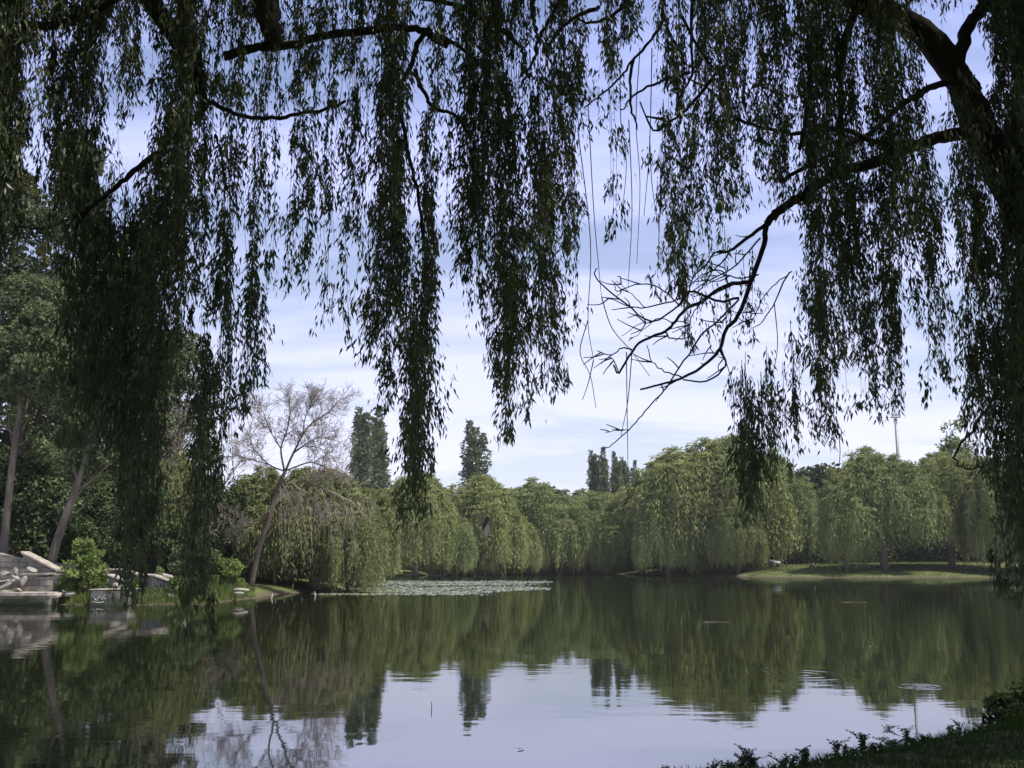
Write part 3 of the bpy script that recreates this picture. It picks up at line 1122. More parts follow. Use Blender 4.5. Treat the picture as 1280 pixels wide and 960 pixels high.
hanging_dead((372, 610, 53.4), (335, 640, 53.8), 'tangle of bleached dead twigs hanging right of the leaning bare trunk', 5, 30)
hanging_dead((428, 622, 53.2), (392, 606, 54.5), 'fainter dead twigs hanging down the right side of the olive bank willow', 6, 26)


# ------------------------------------------------------------------ ruined terrace on the left bank
def px_prof(pts, d):
    return [(at(x, y, d)[0], at(x, y, d)[2]) for x, y in pts]


def wall_thing(name, label, cat, body, coping, d, depth, group=None, paint=None, cop_t=0.09):
    """wall whose face profile is given in photo pixels at distance d; a coping slab along its top edge"""
    d += 1.9 if name != 'concrete_block' else 1.5
    pf = px_prof(body, d)
    cx = sum(p[0] for p in pf) / len(pf)
    lo = min(p[1] for p in pf)
    pf = [(p[0], p[1] if p[1] > lo + 0.12 else -0.35) for p in pf]
    zb = -0.35
    t = empty(name, (cx, d, zb), label, cat, group)
    mb = MB()
    mb.prism([(x - cx, z - zb) for x, z in pf], 0, depth)
    mb.build('wall_body', M['stone'], t, bevel=0.02)
    if coping:
        cp = px_prof(coping, d)
        for (x0, z0), (x1, z1) in zip(cp[:-1], cp[1:]):
            c = MB()
            c.prism([(x0 - cx, z0 - zb + 0.004), (x1 - cx - 0.004, z1 - zb + 0.004), (x1 - cx - 0.004, z1 - zb + cop_t), (x0 - cx, z0 - zb + cop_t)], -0.07, depth + 0.05)
            c.build('coping', M['coping'], t, bevel=0.02)
    if paint:
        for mat, lines in paint:
            p = MB()
            for ln in lines:
                q = [np.array([at(x, y, d)[0] - cx, -0.012, at(x, y, d)[2] - zb]) for x, y in ln]
                q = smooth_line(q, 4)
                p.tube(q, 0.010, 4)
            p.build('graffiti', M[mat], t)
    return t


GRUIN = 'walls of the ruined stone terrace'
# low terrace at the water, left
def terrace():
    d = 40.0
    x0, x1 = at(-90, 745, d)[0], at(62, 745, d)[0]
    ztop = zat(742, d)
    t = empty('stone_terrace', ((x0 + x1) / 2, d, 0), 'low stone landing with a projecting slab edge at the water on the far left', 'terrace', GRUIN)
    w = x1 - x0
    b = MB()
    b.box((0, 1.5, ztop / 2 - 0.25), (w, 3.0, ztop + 0.3))
    b.build('wall_body', M['stone'], t, bevel=0.02)
    for k in range(4):
        s = MB()
        s.box((-w / 2 + w * (k + .5) / 4, 1.42, ztop - 0.02), (w / 4 - 0.02, 3.2, 0.13), jit=0.008)
        s.build('edge_slab', M['coping'], t, bevel=0.015)
    return t, ztop


TER, TZ = terrace()
wall_thing('stone_wall', 'stone wall end with a steep sloping pale coping on the far left terrace', 'wall', [(28, 738), (62, 738), (70, 716), (28, 693)], [(26, 692), (71, 715)], 40.2, 0.7, GRUIN, cop_t=0.11)
wall_thing('stone_block', 'squat stone block with a slab top below the steep sloping coping', 'stone block', [(30, 739), (60, 739), (60, 721), (30, 721)], [(18, 720.5), (61, 719)], 39.4, 0.6, GRUIN, cop_t=0.10)
wall_thing('stone_pier', 'short scribbled stone pier right of the steep sloping coping', 'pier', [(62, 737), (80, 737), (80, 718), (62, 718)], None, 39.9, 0.5, GRUIN, paint=[('blue_paint', [[(66, 722), (70, 725), (74, 721), (77, 724)], [(65, 730), (69, 727), (75, 731)]])])
wall_thing('parapet', 'long grey parapet behind the terrace running down to the bright bush', 'wall', [(-90, 735), (100, 735), (100, 706), (60, 703), (25, 698), (-2, 691), (-90, 691)], None, 42.0, 0.4, GRUIN)
wall_thing('stone_wall', 'stone wall with the lower of two sloping copings, right of the bright green bush', 'wall', [(136, 737), (164, 737), (164, 732), (136, 721)], [(134, 720), (167, 732)], 39.6, 0.6, GRUIN)
wall_thing('stone_wall', 'darker stone wall with a bent coping just behind the lower sloping coping', 'wall', [(120, 735), (170, 735), (170, 720), (150, 714), (120, 714)], [(118, 713.5), (150, 713.5), (172, 720)], 41.2, 0.6, GRUIN, paint=[('blue_paint', [[(150, 718), (156, 724), (163, 722), (167, 728)]])])
wall_thing('stone_wall', 'curved stone wall covered in pale and blue graffiti strokes with a coping sloping right', 'wall', [(177, 742), (224, 742), (224, 733), (205, 727), (192, 722), (177, 721)], [(175, 720), (192, 721), (206, 726), (228, 733)], 39.8, 0.7, GRUIN,
           paint=[('white_paint', [[(184, 725), (187, 731), (184, 735)], [(190, 726), (192, 733), (195, 726), (197, 733)], [(199, 728), (203, 729), (203, 735), (199, 735), (199, 729)], [(207, 730), (210, 736)], [(182, 737), (190, 738), (196, 736)]]),
                  ('blue_paint', [[(187, 726), (189, 734), (187, 737)], [(205, 729), (206, 737)], [(211, 732), (214, 737), (218, 734)], [(193, 727), (194, 736)]])])
wall_thing('concrete_block', 'long low concrete block splashed with white paint at the water below the bright bush', 'concrete block', [(112, 759), (161, 756), (161, 738.5), (114, 738.5)], [(112, 738), (163, 737.5)], 38.3, 1.1, GRUIN, cop_t=0.05,
           paint=[('white_paint', [[(117, 745), (121, 751), (124, 744), (128, 750), (131, 743)], [(120, 748), (127, 746), (133, 749)], [(116, 752), (124, 753), (130, 752)]])])


def stone_lump(r, rng, squash=(1, 1, 1)):
    import bmesh
    bm = bmesh.new()
    bmesh.ops.create_icosphere(bm, subdivisions=2, radius=1.0)
    ax = [norm(rng.normal(size=3)) for _ in range(11)]
    cut = rng.uniform(0.42, 0.85, 11)
    for v in bm.verts:
        p = np.array(v.co)
        for a, c in zip(ax, cut):
            s = p @ a
            if s > c:
                p = p - a * (s - c)
        v.co = Vector(p * r * np.array(squash) * rng.uniform(0.96, 1.04))
    me = bpy.data.meshes.new('stone')
    bm.to_mesh(me)
    bm.free()
    return me


# heap of broken pale carved stone: every fragment its own thing
rngs = np.random.default_rng(44)
FR = [(4, 735, 13, 4, -25), (12, 729, 13, 4, -30), (3, 727, 11, 3.5, -20), (24, 733, 4.5, 10, 12), (28, 727, 5, 9, 25), (17, 716, 5, 9, 20), (9, 717, 8, 5, 5), (20, 723, 8, 4, 35), (22, 737, 7, 3, 5), (-12, 732, 14, 5, -15), (-8, 722, 10, 6, 20)]
for i, (px, py, w, h, rot) in enumerate(FR):
    d = 40.5 + rngs.uniform(0, 0.6)
    p = at(px, py, d)
    s = d / F_PX
    me = stone_lump(1.0, rngs, (w * s, 5.5 * s, h * s))
    o = link('broken_stone', me, M['rubble'], loc=tuple(p))
    o.rotation_euler = (rngs.uniform(-.2, .2), math.radians(rot), rngs.uniform(-.3, .3))
    tag(o, 'pale broken stone fragment lying in the heap on the far left landing', 'stone', 'broken stones heaped on the terrace')
for i, (px, py, w, h, d, lab) in enumerate([(213, 722, 9, 4.5, 42.2, 'pale stone lying on the coping of the graffiti wall'), (196, 718, 8, 3.5, 42.4, 'flat pale stone on top of the graffiti wall at its left end'),
                                            (228, 727, 8, 5, 42.8, 'greyish stone at the right end of the graffiti wall'), (301, 737, 11, 2.6, 45, 'flat pale stone in the grass at the point of the left bank'), (299, 741, 7, 2.2, 44.8, 'small pale stone below the flat one at the point of the left bank')]):
    s = d / F_PX
    p = at(px, py, d)
    o = link('loose_stone', stone_lump(1.0, rngs, (w * s, 6 * s, h * s)), M['rubble'], loc=tuple(p))
    tag(o, lab, 'stone', 'loose stones on the left bank')


def slab(px, py, w, h, t_, d, ry, rz, label):
    """a broken slab of coping lying tilted in the ruin"""
    p = at(px, py, d)
    k = d / F_PX
    mb = MB()
    rr = random.Random(int(px * 3 + py))
    n = 7
    prof = [(math.cos(2 * math.pi * i / n) * w * k * rr.uniform(.75, 1.1), math.sin(2 * math.pi * i / n) * h * k * 2.2 * rr.uniform(.7, 1.1)) for i in range(n)]
    vs = [(x, y, -t_ / 2) for x, y in prof] + [(x * .97, y * .97, t_ / 2 + rr.uniform(-.02, .02)) for x, y in prof]
    mb._add(vs, [tuple(range(n))[::-1], tuple(range(n, 2 * n))] + [(i, (i + 1) % n, (i + 1) % n + n, i + n) for i in range(n)])
    o = mb.build('broken_slab', M['coping'] if int(px) % 2 else M['rubble'], bevel=.012, loc=tuple(p))
    o.rotation_euler = (0.25, math.radians(ry), rz)
    tag(o, label, 'stone slab', 'broken slabs in the ruin', 'thing')


for a_ in [(86, 741, 9, 5, .12, 41.0, 14, .3, 'tilted broken slab between the stone pier and the bright bush'), (69, 744, 8, 4, .10, 40.4, -10, .8, 'broken slab at the water right of the stone landing'),
           (170, 741, 8, 4, .11, 41.2, 18, .2, 'tilted broken slab between the two sloping walls'), (148, 733, 9, 4, .10, 41.0, 20, .5, 'broken slab leaning on the lower sloping wall'),
           (187, 746, 7, 4, .10, 41.0, -12, .9, 'broken slab in the grass below the graffiti wall'), (215, 744, 8, 4, .12, 41.2, 10, .1, 'broken slab in the grass at the foot of the right end of the graffiti wall'),
           (208, 720, 7, 4, .10, 42.4, 12, .4, 'broken slab on top of the graffiti wall'), (232, 738, 8, 4, .13, 42.0, -15, .6, 'tilted slab right of the graffiti wall'), (40, 713, 7, 4, .1, 41.6, 25, .2, 'broken slab resting on the squat stone block')]:
    slab(*a_)


def leafy_bush(name, label, px, d, zbase, H, R, mat, seed, n=46, leaves=210, size=0.10, stems=9, cat='bush'):
    x = gx(px, d, 1)
    t = empty(name, (x, d, zbase), label, cat)
    cr = broad_crown(seed, H, R, 0.04, n, leaves, size, 0.9)
    link('foliage', cr, M[mat], t)
    rng = np.random.default_rng(seed)
    mb = MB()
    for k in range(stems):
        e = np.array([rng.uniform(-.7, .7) * R, rng.uniform(-.7, .7) * R, H * rng.uniform(.6, 1.02)])
        mb.tube(smooth_line([np.zeros(3), e * .5 + np.array([0, 0, .1]), e], 3), lerp_list(0.02, 0.005, 7), 4)
    mb.build('stem', M['twig'], t)
    return t


leafy_bush('green_bush', 'bright yellow green bush growing out of the ruined terrace', 104, 41.6, 0.35, 2.15, 1.0, 'bright_bush', 801, n=40, leaves=85, size=0.15, stems=16)
leafy_bush('green_bush', 'low flowering plant on top of the graffiti wall', 198, 42.4, zat(722, 42.4) - 0.1, 0.5, 0.35, 'bright_bush', 802, 14, 60, 0.06, 4)
for i_, (px_, d_, h_, lab_) in enumerate([(84, 41.2, .75, 'low weed clump left of the bright bush by the stone pier'), (126, 41.0, .6, 'low weed clump behind the concrete block'), (172, 41.0, .7, 'low weed clump between the two sloping walls'), (222, 41.4, .8, 'low weed clump hiding the right end of the graffiti wall')]):
    leafy_bush('weed_clump', lab_, px_, d_, 0.25, h_, h_ * .6, 'grassblade', 820 + i_, 14, 50, 0.10, 6, cat='weed')
leafy_bush('green_bush', 'fresh green bush between the graffiti wall and the leaning bare trunk', 240, 47, 0.5, 2.2, 1.3, 'broad', 803, size=0.14)
leafy_bush('green_bush', 'small green bush at the foot of the leaning bare tree', 283, 49, 0.45, 1.3, 1.0, 'bright_bush', 804, size=0.11)


def grass_stuff(name, label, pts_fn, n, h0, h1, w, mat, seed, lean=0.35):
    rng = np.random.default_rng(seed)
    X, Y = pts_fn(rng, n)
    Z = ground_z(X, Y)
    k = Z > 0.0
    X, Y, Z = X[k], Y[k], Z[k]
    n = len(X)
    B = np.stack([X, Y, Z - 0.01], -1)
    D = norm(np.stack([rng.normal(size=n) * lean, rng.normal(size=n) * lean, np.ones(n)], -1))
    V, Fq = leaves_quads(B, D, rng.uniform(h0, h1, n), np.full(n, w) * rng.uniform(.6, 1.3, n), rng, 0.3)
    o = link(name, np_mesh(name, V, [Fq], rnd=rng.uniform(0, 1, n)), M[mat])
    return tag(o, label, 'grass', kind='stuff')


def left_pts(rng, n):
    px = rng.uniform(60, 330, n)
    d = 38.5 + 12 * rng.uniform(0, 1, n) ** 1.7
    return (px - 640) / F_PX * d * 1.015, d


def far_pts(rng, n):
    px = rng.uniform(925, 1300, n)
    d = rng.uniform(115.5, 150, n)
    return (px - 640) / F_PX * d * 1.015, d


def near_pts(rng, n):
    r = rng.uniform(0, 1, n) ** 0.8
    y = 6.8 + r * 9
    x = rng.uniform(0.8, 12, n)
    return x, y


grass_stuff('bank_grass', 'tall green grass along the left bank', left_pts, 30000, 0.12, 0.48, 0.035, 'grassblade', 901)
grass_stuff('far_grass', 'short dry grass on the far right bank', far_pts, 26000, 0.05, 0.22, 0.06, 'grassblade', 902)
grass_stuff('near_grass', 'short shaded grass on the near bank', near_pts, 110000, 0.04, 0.13, 0.010, 'neargrass', 903, 0.6)


# ------------------------------------------------------------------ things on the water
def painted_glint():
    rng = np.random.default_rng(61)
    P = []
    n = 90000
    d = rng.uniform(53, 107, n)
    px = rng.uniform(395, 690, n)
    y = 705 + CAM_H * F_PX / d
    e = 6 * np.sin(d * 1.3) + 14 * np.sin(d * .5)
    y = y + rng.normal(size=n) * 0.7
    px_ = px
    px = px + rng.normal(size=n) * 14
    a = (y > 726.2) & (y < 730.6) & (px > 425) & (px < 640 + (730 - y) * 14 + e)
    b = (y > 733.0) & (y < 742.6) & (px > 395 + (y - 733) * 2.0) & (px < 668 - (y - 734) * 11 + e)
    X = (px_ - 640) / F_PX * d * 1.0
    gap = np.sin(X * .35 + d * .9) + np.sin(X * .8 - d * .5 + 1) + rng.uniform(-1.8, 1.8, n)
    k = (a | b) & (gap > -0.25)
    X, d = X[k], d[k]
    n = len(X)
    c = np.stack([X, d, np.full(n, 0.012) + rng.uniform(0, .01, n)], -1)
    ang = rng.uniform(0, 6.28, n)
    tilt = rng.normal(size=n) * 0.10
    D = norm(np.stack([np.cos(ang), np.sin(ang), tilt], -1))
    S = norm(np.stack([-np.sin(ang), np.cos(ang), rng.normal(size=n) * 0.12], -1))
    s = rng.uniform(0.05, 0.13, n)[:, None]
    V = np.stack([c - D * s, c + S * s * .8, c + D * s, c - S * s * .8], 1).reshape(-1, 3)
    V[:, 2] = np.maximum(V[:, 2], 0.004)
    m = plain_mat('floating_leaf', (0.14, 0.155, 0.095), 0.4)  # these are no leaves: pale flecks painted for sky glint on ripples
    tag(link('painted_glint', np_mesh('painted_glint', V, [np.arange(4 * n).reshape(n, 4)]), m), 'pale bands of flecks standing in for sky glint on the lake', 'painted glint', kind='stuff')


painted_glint()


def water_pt(px, y):
    d = wdist(y)
    return np.array([gx(px, d), d, 0.0])


def stick(name, label, px, y, pts, r, mat='twig', cat='stick', group=None):
    p = water_pt(px, y)
    mb = MB()
    q = smooth_line([np.array(a, float) for a in pts], 4)
    mb.tube(q, lerp_list(r, r * 0.5, len(q)), 5)
    o = mb.build(name, M[mat], None, True, loc=tuple(p))
    return tag(o, label, cat, group)


stick('upright_stick', 'thin dark stick poking straight out of the bright water', 539, 887, [(0, 0, -.1), (0.005, 0, .04), (0.0, 0, 0.085)], 0.006)
stick('dead_branch', 'pale forked dead branch sticking out of the far water beyond the pale glint bands', 556, 720, [(-2.2, 0, 0.05), (-0.8, 0, 0.12), (0.2, 0, 0.25), (0.6, 0, 0.75)], 0.11, 'dead_wood', 'branch')
for px, y, L, lab in [(1067, 753, 1.1, 'pale floating twig on the dark water below the trailing willow'), (895, 778, 0.75, 'pale floating twig on the dark water in front of the tallest willow'), (1090, 809, .12, 'short pale twig floating left of the smaller ripple ring')]:
    stick('floating_twig', lab, px, y, [(-L / 2, 0, 0.006), (0, 0.05, 0.010), (L / 2, -0.02, 0.006)], 0.011, 'far_bark', 'twig', 'twigs floating on the lake')


def floating_leaves():
    me = bpy.data.meshes.new('floating_leaf')
    vs = [(-0.05, 0, .006), (-0.02, .018, .010), (.03, .016, .012), (.055, 0, .008), (.03, -.016, .010), (-0.02, -.018, .008)]
    me.from_pydata(vs, [], [(0, 1, 2, 3, 4, 5)])
    me.materials.append(M['twig'])
    for px, y, s, lab in [(1105, 898, 1.0, 'dark curled leaf floating on the bright water above the near bank'), (910, 895, .7, 'dark leaf floating left of the curled one on the bright water'),
                          (651, 937, .8, 'dark leaf floating on the bright water at the bottom centre'), (963, 943, .8, 'dark leaf floating beside the near bank weeds'), (870, 764, 2.0, 'dark speck of leaf on the shaded water before the tallest willow')]:
        o = link('floating_leaf', me, [], loc=tuple(water_pt(px, y)))
        o.scale = (s, s, s * 1.5)
        o.rotation_euler = (0, 0, px)
        tag(o, lab, 'leaf', 'leaves floating on the lake')


floating_leaves()


def floats():
    def prof(name, label, px, y):
        mb = MB()
        mb.tube([(0, 0, -.05), (0, 0, .0), (0.01, 0, .12), (0.02, 0, .17), (0.025, 0, .24)], [.03, .04, .04, .016, .014], 10)
        o = mb.build(name, M['white_paint'], None, True, loc=tuple(water_pt(px, y)))
        o.rotation_euler = (0, 0.25, px)
        tag(o, label, 'bottle', 'litter floating by the left bank')
    M['white_paint'] = plain_mat('pale_plastic', (0.30, 0.30, 0.28), 0.6)
    prof('floating_bottle', 'small pale bottle bobbing on the water right of the bank point', 339, 748)
    prof('floating_bottle', 'small pale bottle at the left end of the pale glint bands', 394, 745)


floats()


# ------------------------------------------------------------------ car and seated person on the far bank
def car():
    d = 143
    x = gx(958, d, 1.2)
    z = gz(x, d)
    t = empty('parked_car', (x, d, z), 'small silver car parked on the far bank by the tallest willow', 'car')
    t.rotation_euler = (0, 0, math.radians(-48))
    paint = plain_mat('silver_paint', (0.42, 0.44, 0.48), 0.35, 0.2, 0.4)
    glass = plain_mat('car_glass', (0.02, 0.025, 0.03), 0.08)
    rubber = plain_mat('rubber', (0.02, 0.02, 0.02), 0.8)
    steel = plain_mat('wheel_rim', (0.45, 0.46, 0.48), 0.35, 0.8)
    dark = plain_mat('bumper_trim', (0.05, 0.05, 0.055), 0.6)
    lamp = plain_mat('headlight_glass', (0.8, 0.82, 0.85), 0.1)
    prof = [(-1.95, .28), (1.95, .28), (2.0, .55), (1.92, .78), (1.2, .92), (0.98, .97), (-1.75, .98), (-1.98, .85), (-2.0, .5)]
    b = MB()
    b.prism([(x_, z_) for x_, z_ in prof], -.82, .82)
    b.build('body', paint, t, bevel=0.07)
    cab = MB()
    lo = [(-1.7, -.76), (1.05, -.76), (1.05, .76), (-1.7, .76)]
    hi = [(-1.35, -.60), (0.30, -.60), (0.30, .60), (-1.35, .60)]
    vs = [(a, b_, .97) for a, b_ in lo] + [(a, b_, 1.44) for a, b_ in hi]
    cab._add(vs, [(4, 5, 6, 7), (0, 1, 5, 4), (1, 2, 6, 5), (2, 3, 7, 6), (3, 0, 4, 7)])
    cab.build('cabin', paint, t, bevel=0.06)

    def quad(name, p, m):
        q = MB()
        q._add(p, [(0, 1, 2, 3)])
        o = q.build(name, m, t)
        s = o.modifiers.new('thick', 'SOLIDIFY')
        s.thickness = 0.015
        s.offset = 1

    def lerp4(a, b_, c, e, k0, k1, m0, m1):
        A, B, C, E = (np.array(v, float) for v in (a, b_, c, e))
        f = lambda s, u: (A * (1 - s) + B * s) * (1 - u) + (E * (1 - s) + C * s) * u
        return [f(k0, m0), f(k1, m0), f(k1, m1), f(k0, m1)]
    quad('windscreen', lerp4(vs[1], vs[2], vs[6], vs[5], .06, .94, .08, .92), glass)
    quad('rear_window', lerp4(vs[3], vs[0], vs[4], vs[7], .08, .92, .12, .9), glass)
    for a, b_, c, e in ((0, 1, 5, 4), (2, 3, 7, 6)):
        quad('side_window', lerp4(vs[a], vs[b_], vs[c], vs[e], .08, .48, .12, .9), glass)
        quad('side_window', lerp4(vs[a], vs[b_], vs[c], vs[e], .52, .90, .12, .9), glass)
    for sx in (-1.25, 1.27):
        for sy in (-.80, .80):
            w = MB()
            w.tube([(sx, sy - .1, .3), (sx, sy + .1, .3)], .31, 20)
            wo = w.build('wheel', rubber, t, bevel=0.03)
            r = MB()
            s = 1 if sy > 0 else -1
            r.tube([(sx, sy + s * .09, .3), (sx, sy + s * .115, .3)], .19, 14)
            r.build('rim', steel, wo)
    for sy in (-.58, .58):
        h = MB()
        h.box((1.93, sy, .68), (.16, .34, .16))
        h.build('headlight', lamp, t, bevel=0.03)
        k = MB()
        k.box((-1.96, sy * 1.1, .72), (.12, .24, .2))
        k.build('tail_light', plain_mat('tail_red', (.35, .02, .02), .3), t, bevel=0.03)
        mi = MB()
        mi.box((.72, sy * 1.58, 1.02), (.14, .16, .11))
        mi.build('wing_mirror', paint, t, bevel=0.03)
    g = MB()
    g.box((1.97, 0, .48), (.10, 1.2, .18))
    g.build('bumper', dark, t, bevel=0.02)


car()


def skin_mesh(name, verts, edges, radii, mat, parent=None, sub=1, loc=None):
    me = bpy.data.meshes.new(name)
    me.from_pydata(verts, edges, [])
    o = link(name, me, mat, parent, loc)
    md = o.modifiers.new('skin', 'SKIN')
    md.use_smooth_shade = True
    lay = me.skin_vertices[0] if me.skin_vertices else None
    if lay is None:
        return o
    for i, r in enumerate(radii):
        rr = (r, r) if not hasattr(r, '__len__') else r
        lay.data[i].radius = rr
        lay.data[i].use_root = (i == 0)
    s = o.modifiers.new('sub', 'SUBSURF')
    s.levels = sub
    s.render_levels = sub
    return o


def add_skin_layer(o, radii, sub=2):
    """skin data layer exists only after the operator; build through a bmesh layer"""
    import bmesh
    bm = bmesh.new()
    bm.from_mesh(o.data)
    lay = bm.verts.layers.skin.verify()
    bm.verts.ensure_lookup_table()
    for i, r in enumerate(radii):
        bm.verts[i][lay].radius = (r, r) if not hasattr(r, '__len__') else r
        bm.verts[i][lay].use_root = (i == 0)
    bm.to_mesh(o.data)
    bm.free()
    if not any(m.type == 'SKIN' for m in o.modifiers):
        o.modifiers.new('skin', 'SKIN').use_smooth_shade = True
    if not any(m.type == 'SUBSURF' for m in o.modifiers):
        s = o.modifiers.new('sub', 'SUBSURF')
        s.levels = s.render_levels = sub


def grow_skin(name, verts, edges, radii, mat, parent=None, sub=2, loc=None):
    me = bpy.data.meshes.new(name)
    me.from_pydata([tuple(v) for v in verts], edges, [])
    o = link(name, me, mat, parent, loc)
    add_skin_layer(o, radii, sub)
    return o


def person():
    d = 131
    x = gx(1018, d, 1.0)
    z = gz(x, d)
    skin = plain_mat('skin', (0.50, 0.31, 0.23), 0.6)
    shirt = plain_mat('pale_shirt', (0.62, 0.52, 0.52), 0.9)
    trous = plain_mat('dark_trousers', (0.03, 0.03, 0.045), 0.9)
    hair = plain_mat('dark_hair', (0.02, 0.015, 0.012), 0.7)
    # seated on the grass facing left (-x), knees raised, arms round the knees
    V = [(0, 0, .12), (-.02, 0, .32), (-.05, 0, .50), (-.06, 0, .62), (-.09, 0, .72), (-.10, 0, .80), (-.11, 0, .88),
         (-.06, -.20, .56), (-.22, -.22, .36), (-.40, -.12, .36), (-.47, -.08, .37),
         (-.06, .20, .56), (-.22, .22, .36), (-.40, .12, .36), (-.47, .08, .37),
         (-.06, -.10, .12), (-.42, -.13, .42), (-.62, -.13, .09), (-.76, -.14, .05),
         (-.06, .10, .12), (-.42, .13, .42), (-.66, .13, .09), (-.80, .14, .05)]
    E = [(0, 1), (1, 2), (2, 3), (3, 4), (4, 5), (5, 6), (3, 7), (7, 8), (8, 9), (9, 10), (3, 11), (11, 12), (12, 13), (13, 14),
         (0, 15), (15, 16), (16, 17), (17, 18), (0, 19), (19, 20), (20, 21), (21, 22)]
    R = [.13, .125, .14, .10, .055, .085, .085, .055, .042, .032, .03, .055, .042, .032, .03, .085, .06, .042, .035, .085, .06, .042, .035]
    o = grow_skin('person', V, E, R, skin, None, 2, (x, d, z))
    tag(o, 'person in a pale top sitting on the sunny grass bank facing left', 'person')
    grow_skin('shirt', [V[i] for i in (1, 2, 3)] + [V[7], tuple((np.array(V[7]) + np.array(V[8])) / 2), V[11], tuple((np.array(V[11]) + np.array(V[12])) / 2)],
              [(0, 1), (1, 2), (2, 3), (3, 4), (2, 5), (5, 6)], [.145, .155, .115, .068, .056, .068, .056], shirt, o)
    grow_skin('trousers', [V[0], V[15], V[16], V[17], V[19], V[20], V[21], (0, 0, .26)], [(0, 1), (1, 2), (2, 3), (0, 4), (4, 5), (5, 6), (0, 7)],
              [.145, .098, .072, .054, .098, .072, .054, .14], trous, o)
    hb = MB()
    import bmesh
    bm = bmesh.new()
    bmesh.ops.create_uvsphere(bm, u_segments=16, v_segments=10, radius=.105)
    bmesh.ops.delete(bm, geom=[f for f in bm.faces if f.calc_center_median().z < -0.02 and f.calc_center_median().x < 0.03], context='FACES')
    me = bpy.data.meshes.new('hair')
    bm.to_mesh(me)
    bm.free()
    link('hair', me, hair, o, (-.09, 0, .86))
    # dark bag lying beside
    bg = MB()
    pr = [(-.22, 0), (.22, 0), (.25, .12), (.18, .24), (-.18, .24), (-.25, .12)]
    bg.prism(pr, -.13, .13)
    t = empty('bag', (x + .55, d + .05, z + 0.01), 'dark bag lying on the grass beside the seated person', 'bag')
    bg.build('bag_body', plain_mat('dark_cloth', (.02, .02, .03), .85), t, bevel=.05)
    hd = MB()
    hd.tube(smooth_line([(-.1, 0, .23), (-.07, 0, .34), (.07, 0, .34), (.1, 0, .23)], 4), .014, 6)
    hd.build('handle', plain_mat('bag_strap', (.03, .03, .035), .8), t)


person()


# ------------------------------------------------------------------ the near willows whose strands frame the view
TREE_A = empty('near_willow', (-6.5, 3.0, gz(-6.5, 3.0)), 'great weeping willow whose strands curtain the left and middle of the view', 'tree', 'willows hanging over the near bank')
TREE_B = empty('near_willow', (7.3, 8.8, gz(7.3, 8.8)), 'weeping willow with a heavy black limb and a leafless bough at the upper right', 'tree', 'willows hanging over the near bank')


def rel(o, pts):
    b = np.array(o.location)
    return [np.asarray(p, float) - b for p in pts]


def px_line(pts, d0, d1=None):
    n = len(pts)
    out = []
    for i, p in enumerate(pts):
        d = d0 if d1 is None else d0 + (d1 - d0) * i / max(1, n - 1)
        if len(p) == 3:
            d = p[2]
        out.append(at(p[0], p[1], d))
    return out


def limb(tree, name, pts, r0px, r1px, d, mat='bark', sides=8, wob_=0.005, label=None):
    q = smooth_line(pts, 5)
    rng = np.random.default_rng(int(abs(pts[0][0] * 1000)) % 99991)
    n = len(q)
    q = [p + rng.normal(size=3) * wob_ for p in q]
    s = d / F_PX
    rad = [r * rng.uniform(.9, 1.1) for r in lerp_list(r0px * s, r1px * s, n)]
    mb = MB()
    mb.tube(rel(tree, q), rad, sides)
    o = mb.build(name, M[mat], tree, True)
    if label:
        o['label'] = label
    return o


def c2(p):
    return [(x * .336, y * .336) for x, y in p]


def c3(p):
    return [(400 + x * .336, y * .336) for x, y in p]


def c7(p):
    return [(500 + x * .3125, y * .3125) for x, y in p]


def c8(p):
    return [(1000 + x / 3, y / 3) for x, y in p]


def c4(p):
    return [(740 + x * .4167, 160 + y * .4167) for x, y in p]


def c4b(p):
    return [(850 + x * .336, y * .336) for x, y in p]


def c5(p):
    return [(900 + x * .4583, 260 + y * .4583) for x, y in p]


# trunks, outside the picture
bA = np.array(TREE_A.location)
limb(TREE_A, 'trunk', [bA + np.array([0, 0, -.3]), bA + np.array([.15, .1, 1.5]), bA + np.array([.4, .5, 3.6]), bA + np.array([1.0, 1.2, 6.0])], 95, 60, 6, sides=12)
bB = np.array(TREE_B.location)
limb(TREE_B, 'trunk', [bB + np.array([0, 0, -.3]), bB + np.array([-.05, -.05, 1.1]), bB + np.array([-.55, -.2, 2.1]), bB + np.array([-1.3, -.4, 2.75]), at(1400, 480, 8.2), at(1335, 400, 8.2)], 62, 30, 8, sides=12)
# heavy limb at the upper right
limb(TREE_B, 'limb', px_line([(1400, 480), (1335, 400), (1290, 300), (1252, 215), (1215, 135), (1190, 85), (1150, 38), (1085, 6), (1020, -40), (940, -110)], 8.2, 7.8), 27, 13, 8, sides=10, label='heavy black limb curving across the upper right')
limb(TREE_B, 'limb', px_line([(1196, 95), (1205, 44), (1220, 20), (1232, 9), (1250, 10), (1285, 28), (1330, 60)], 8.0), 9, 6, 8)
limb(TREE_B, 'limb', px_line([(1230, 9), (1225, -30), (1240, -90)], 8.0), 7, 5, 8)
limb(TREE_B, 'limb', px_line([(1252, 215), (1290, 120), (1310, 20), (1300, -90)], 8.2, 8.8), 22, 16, 8)
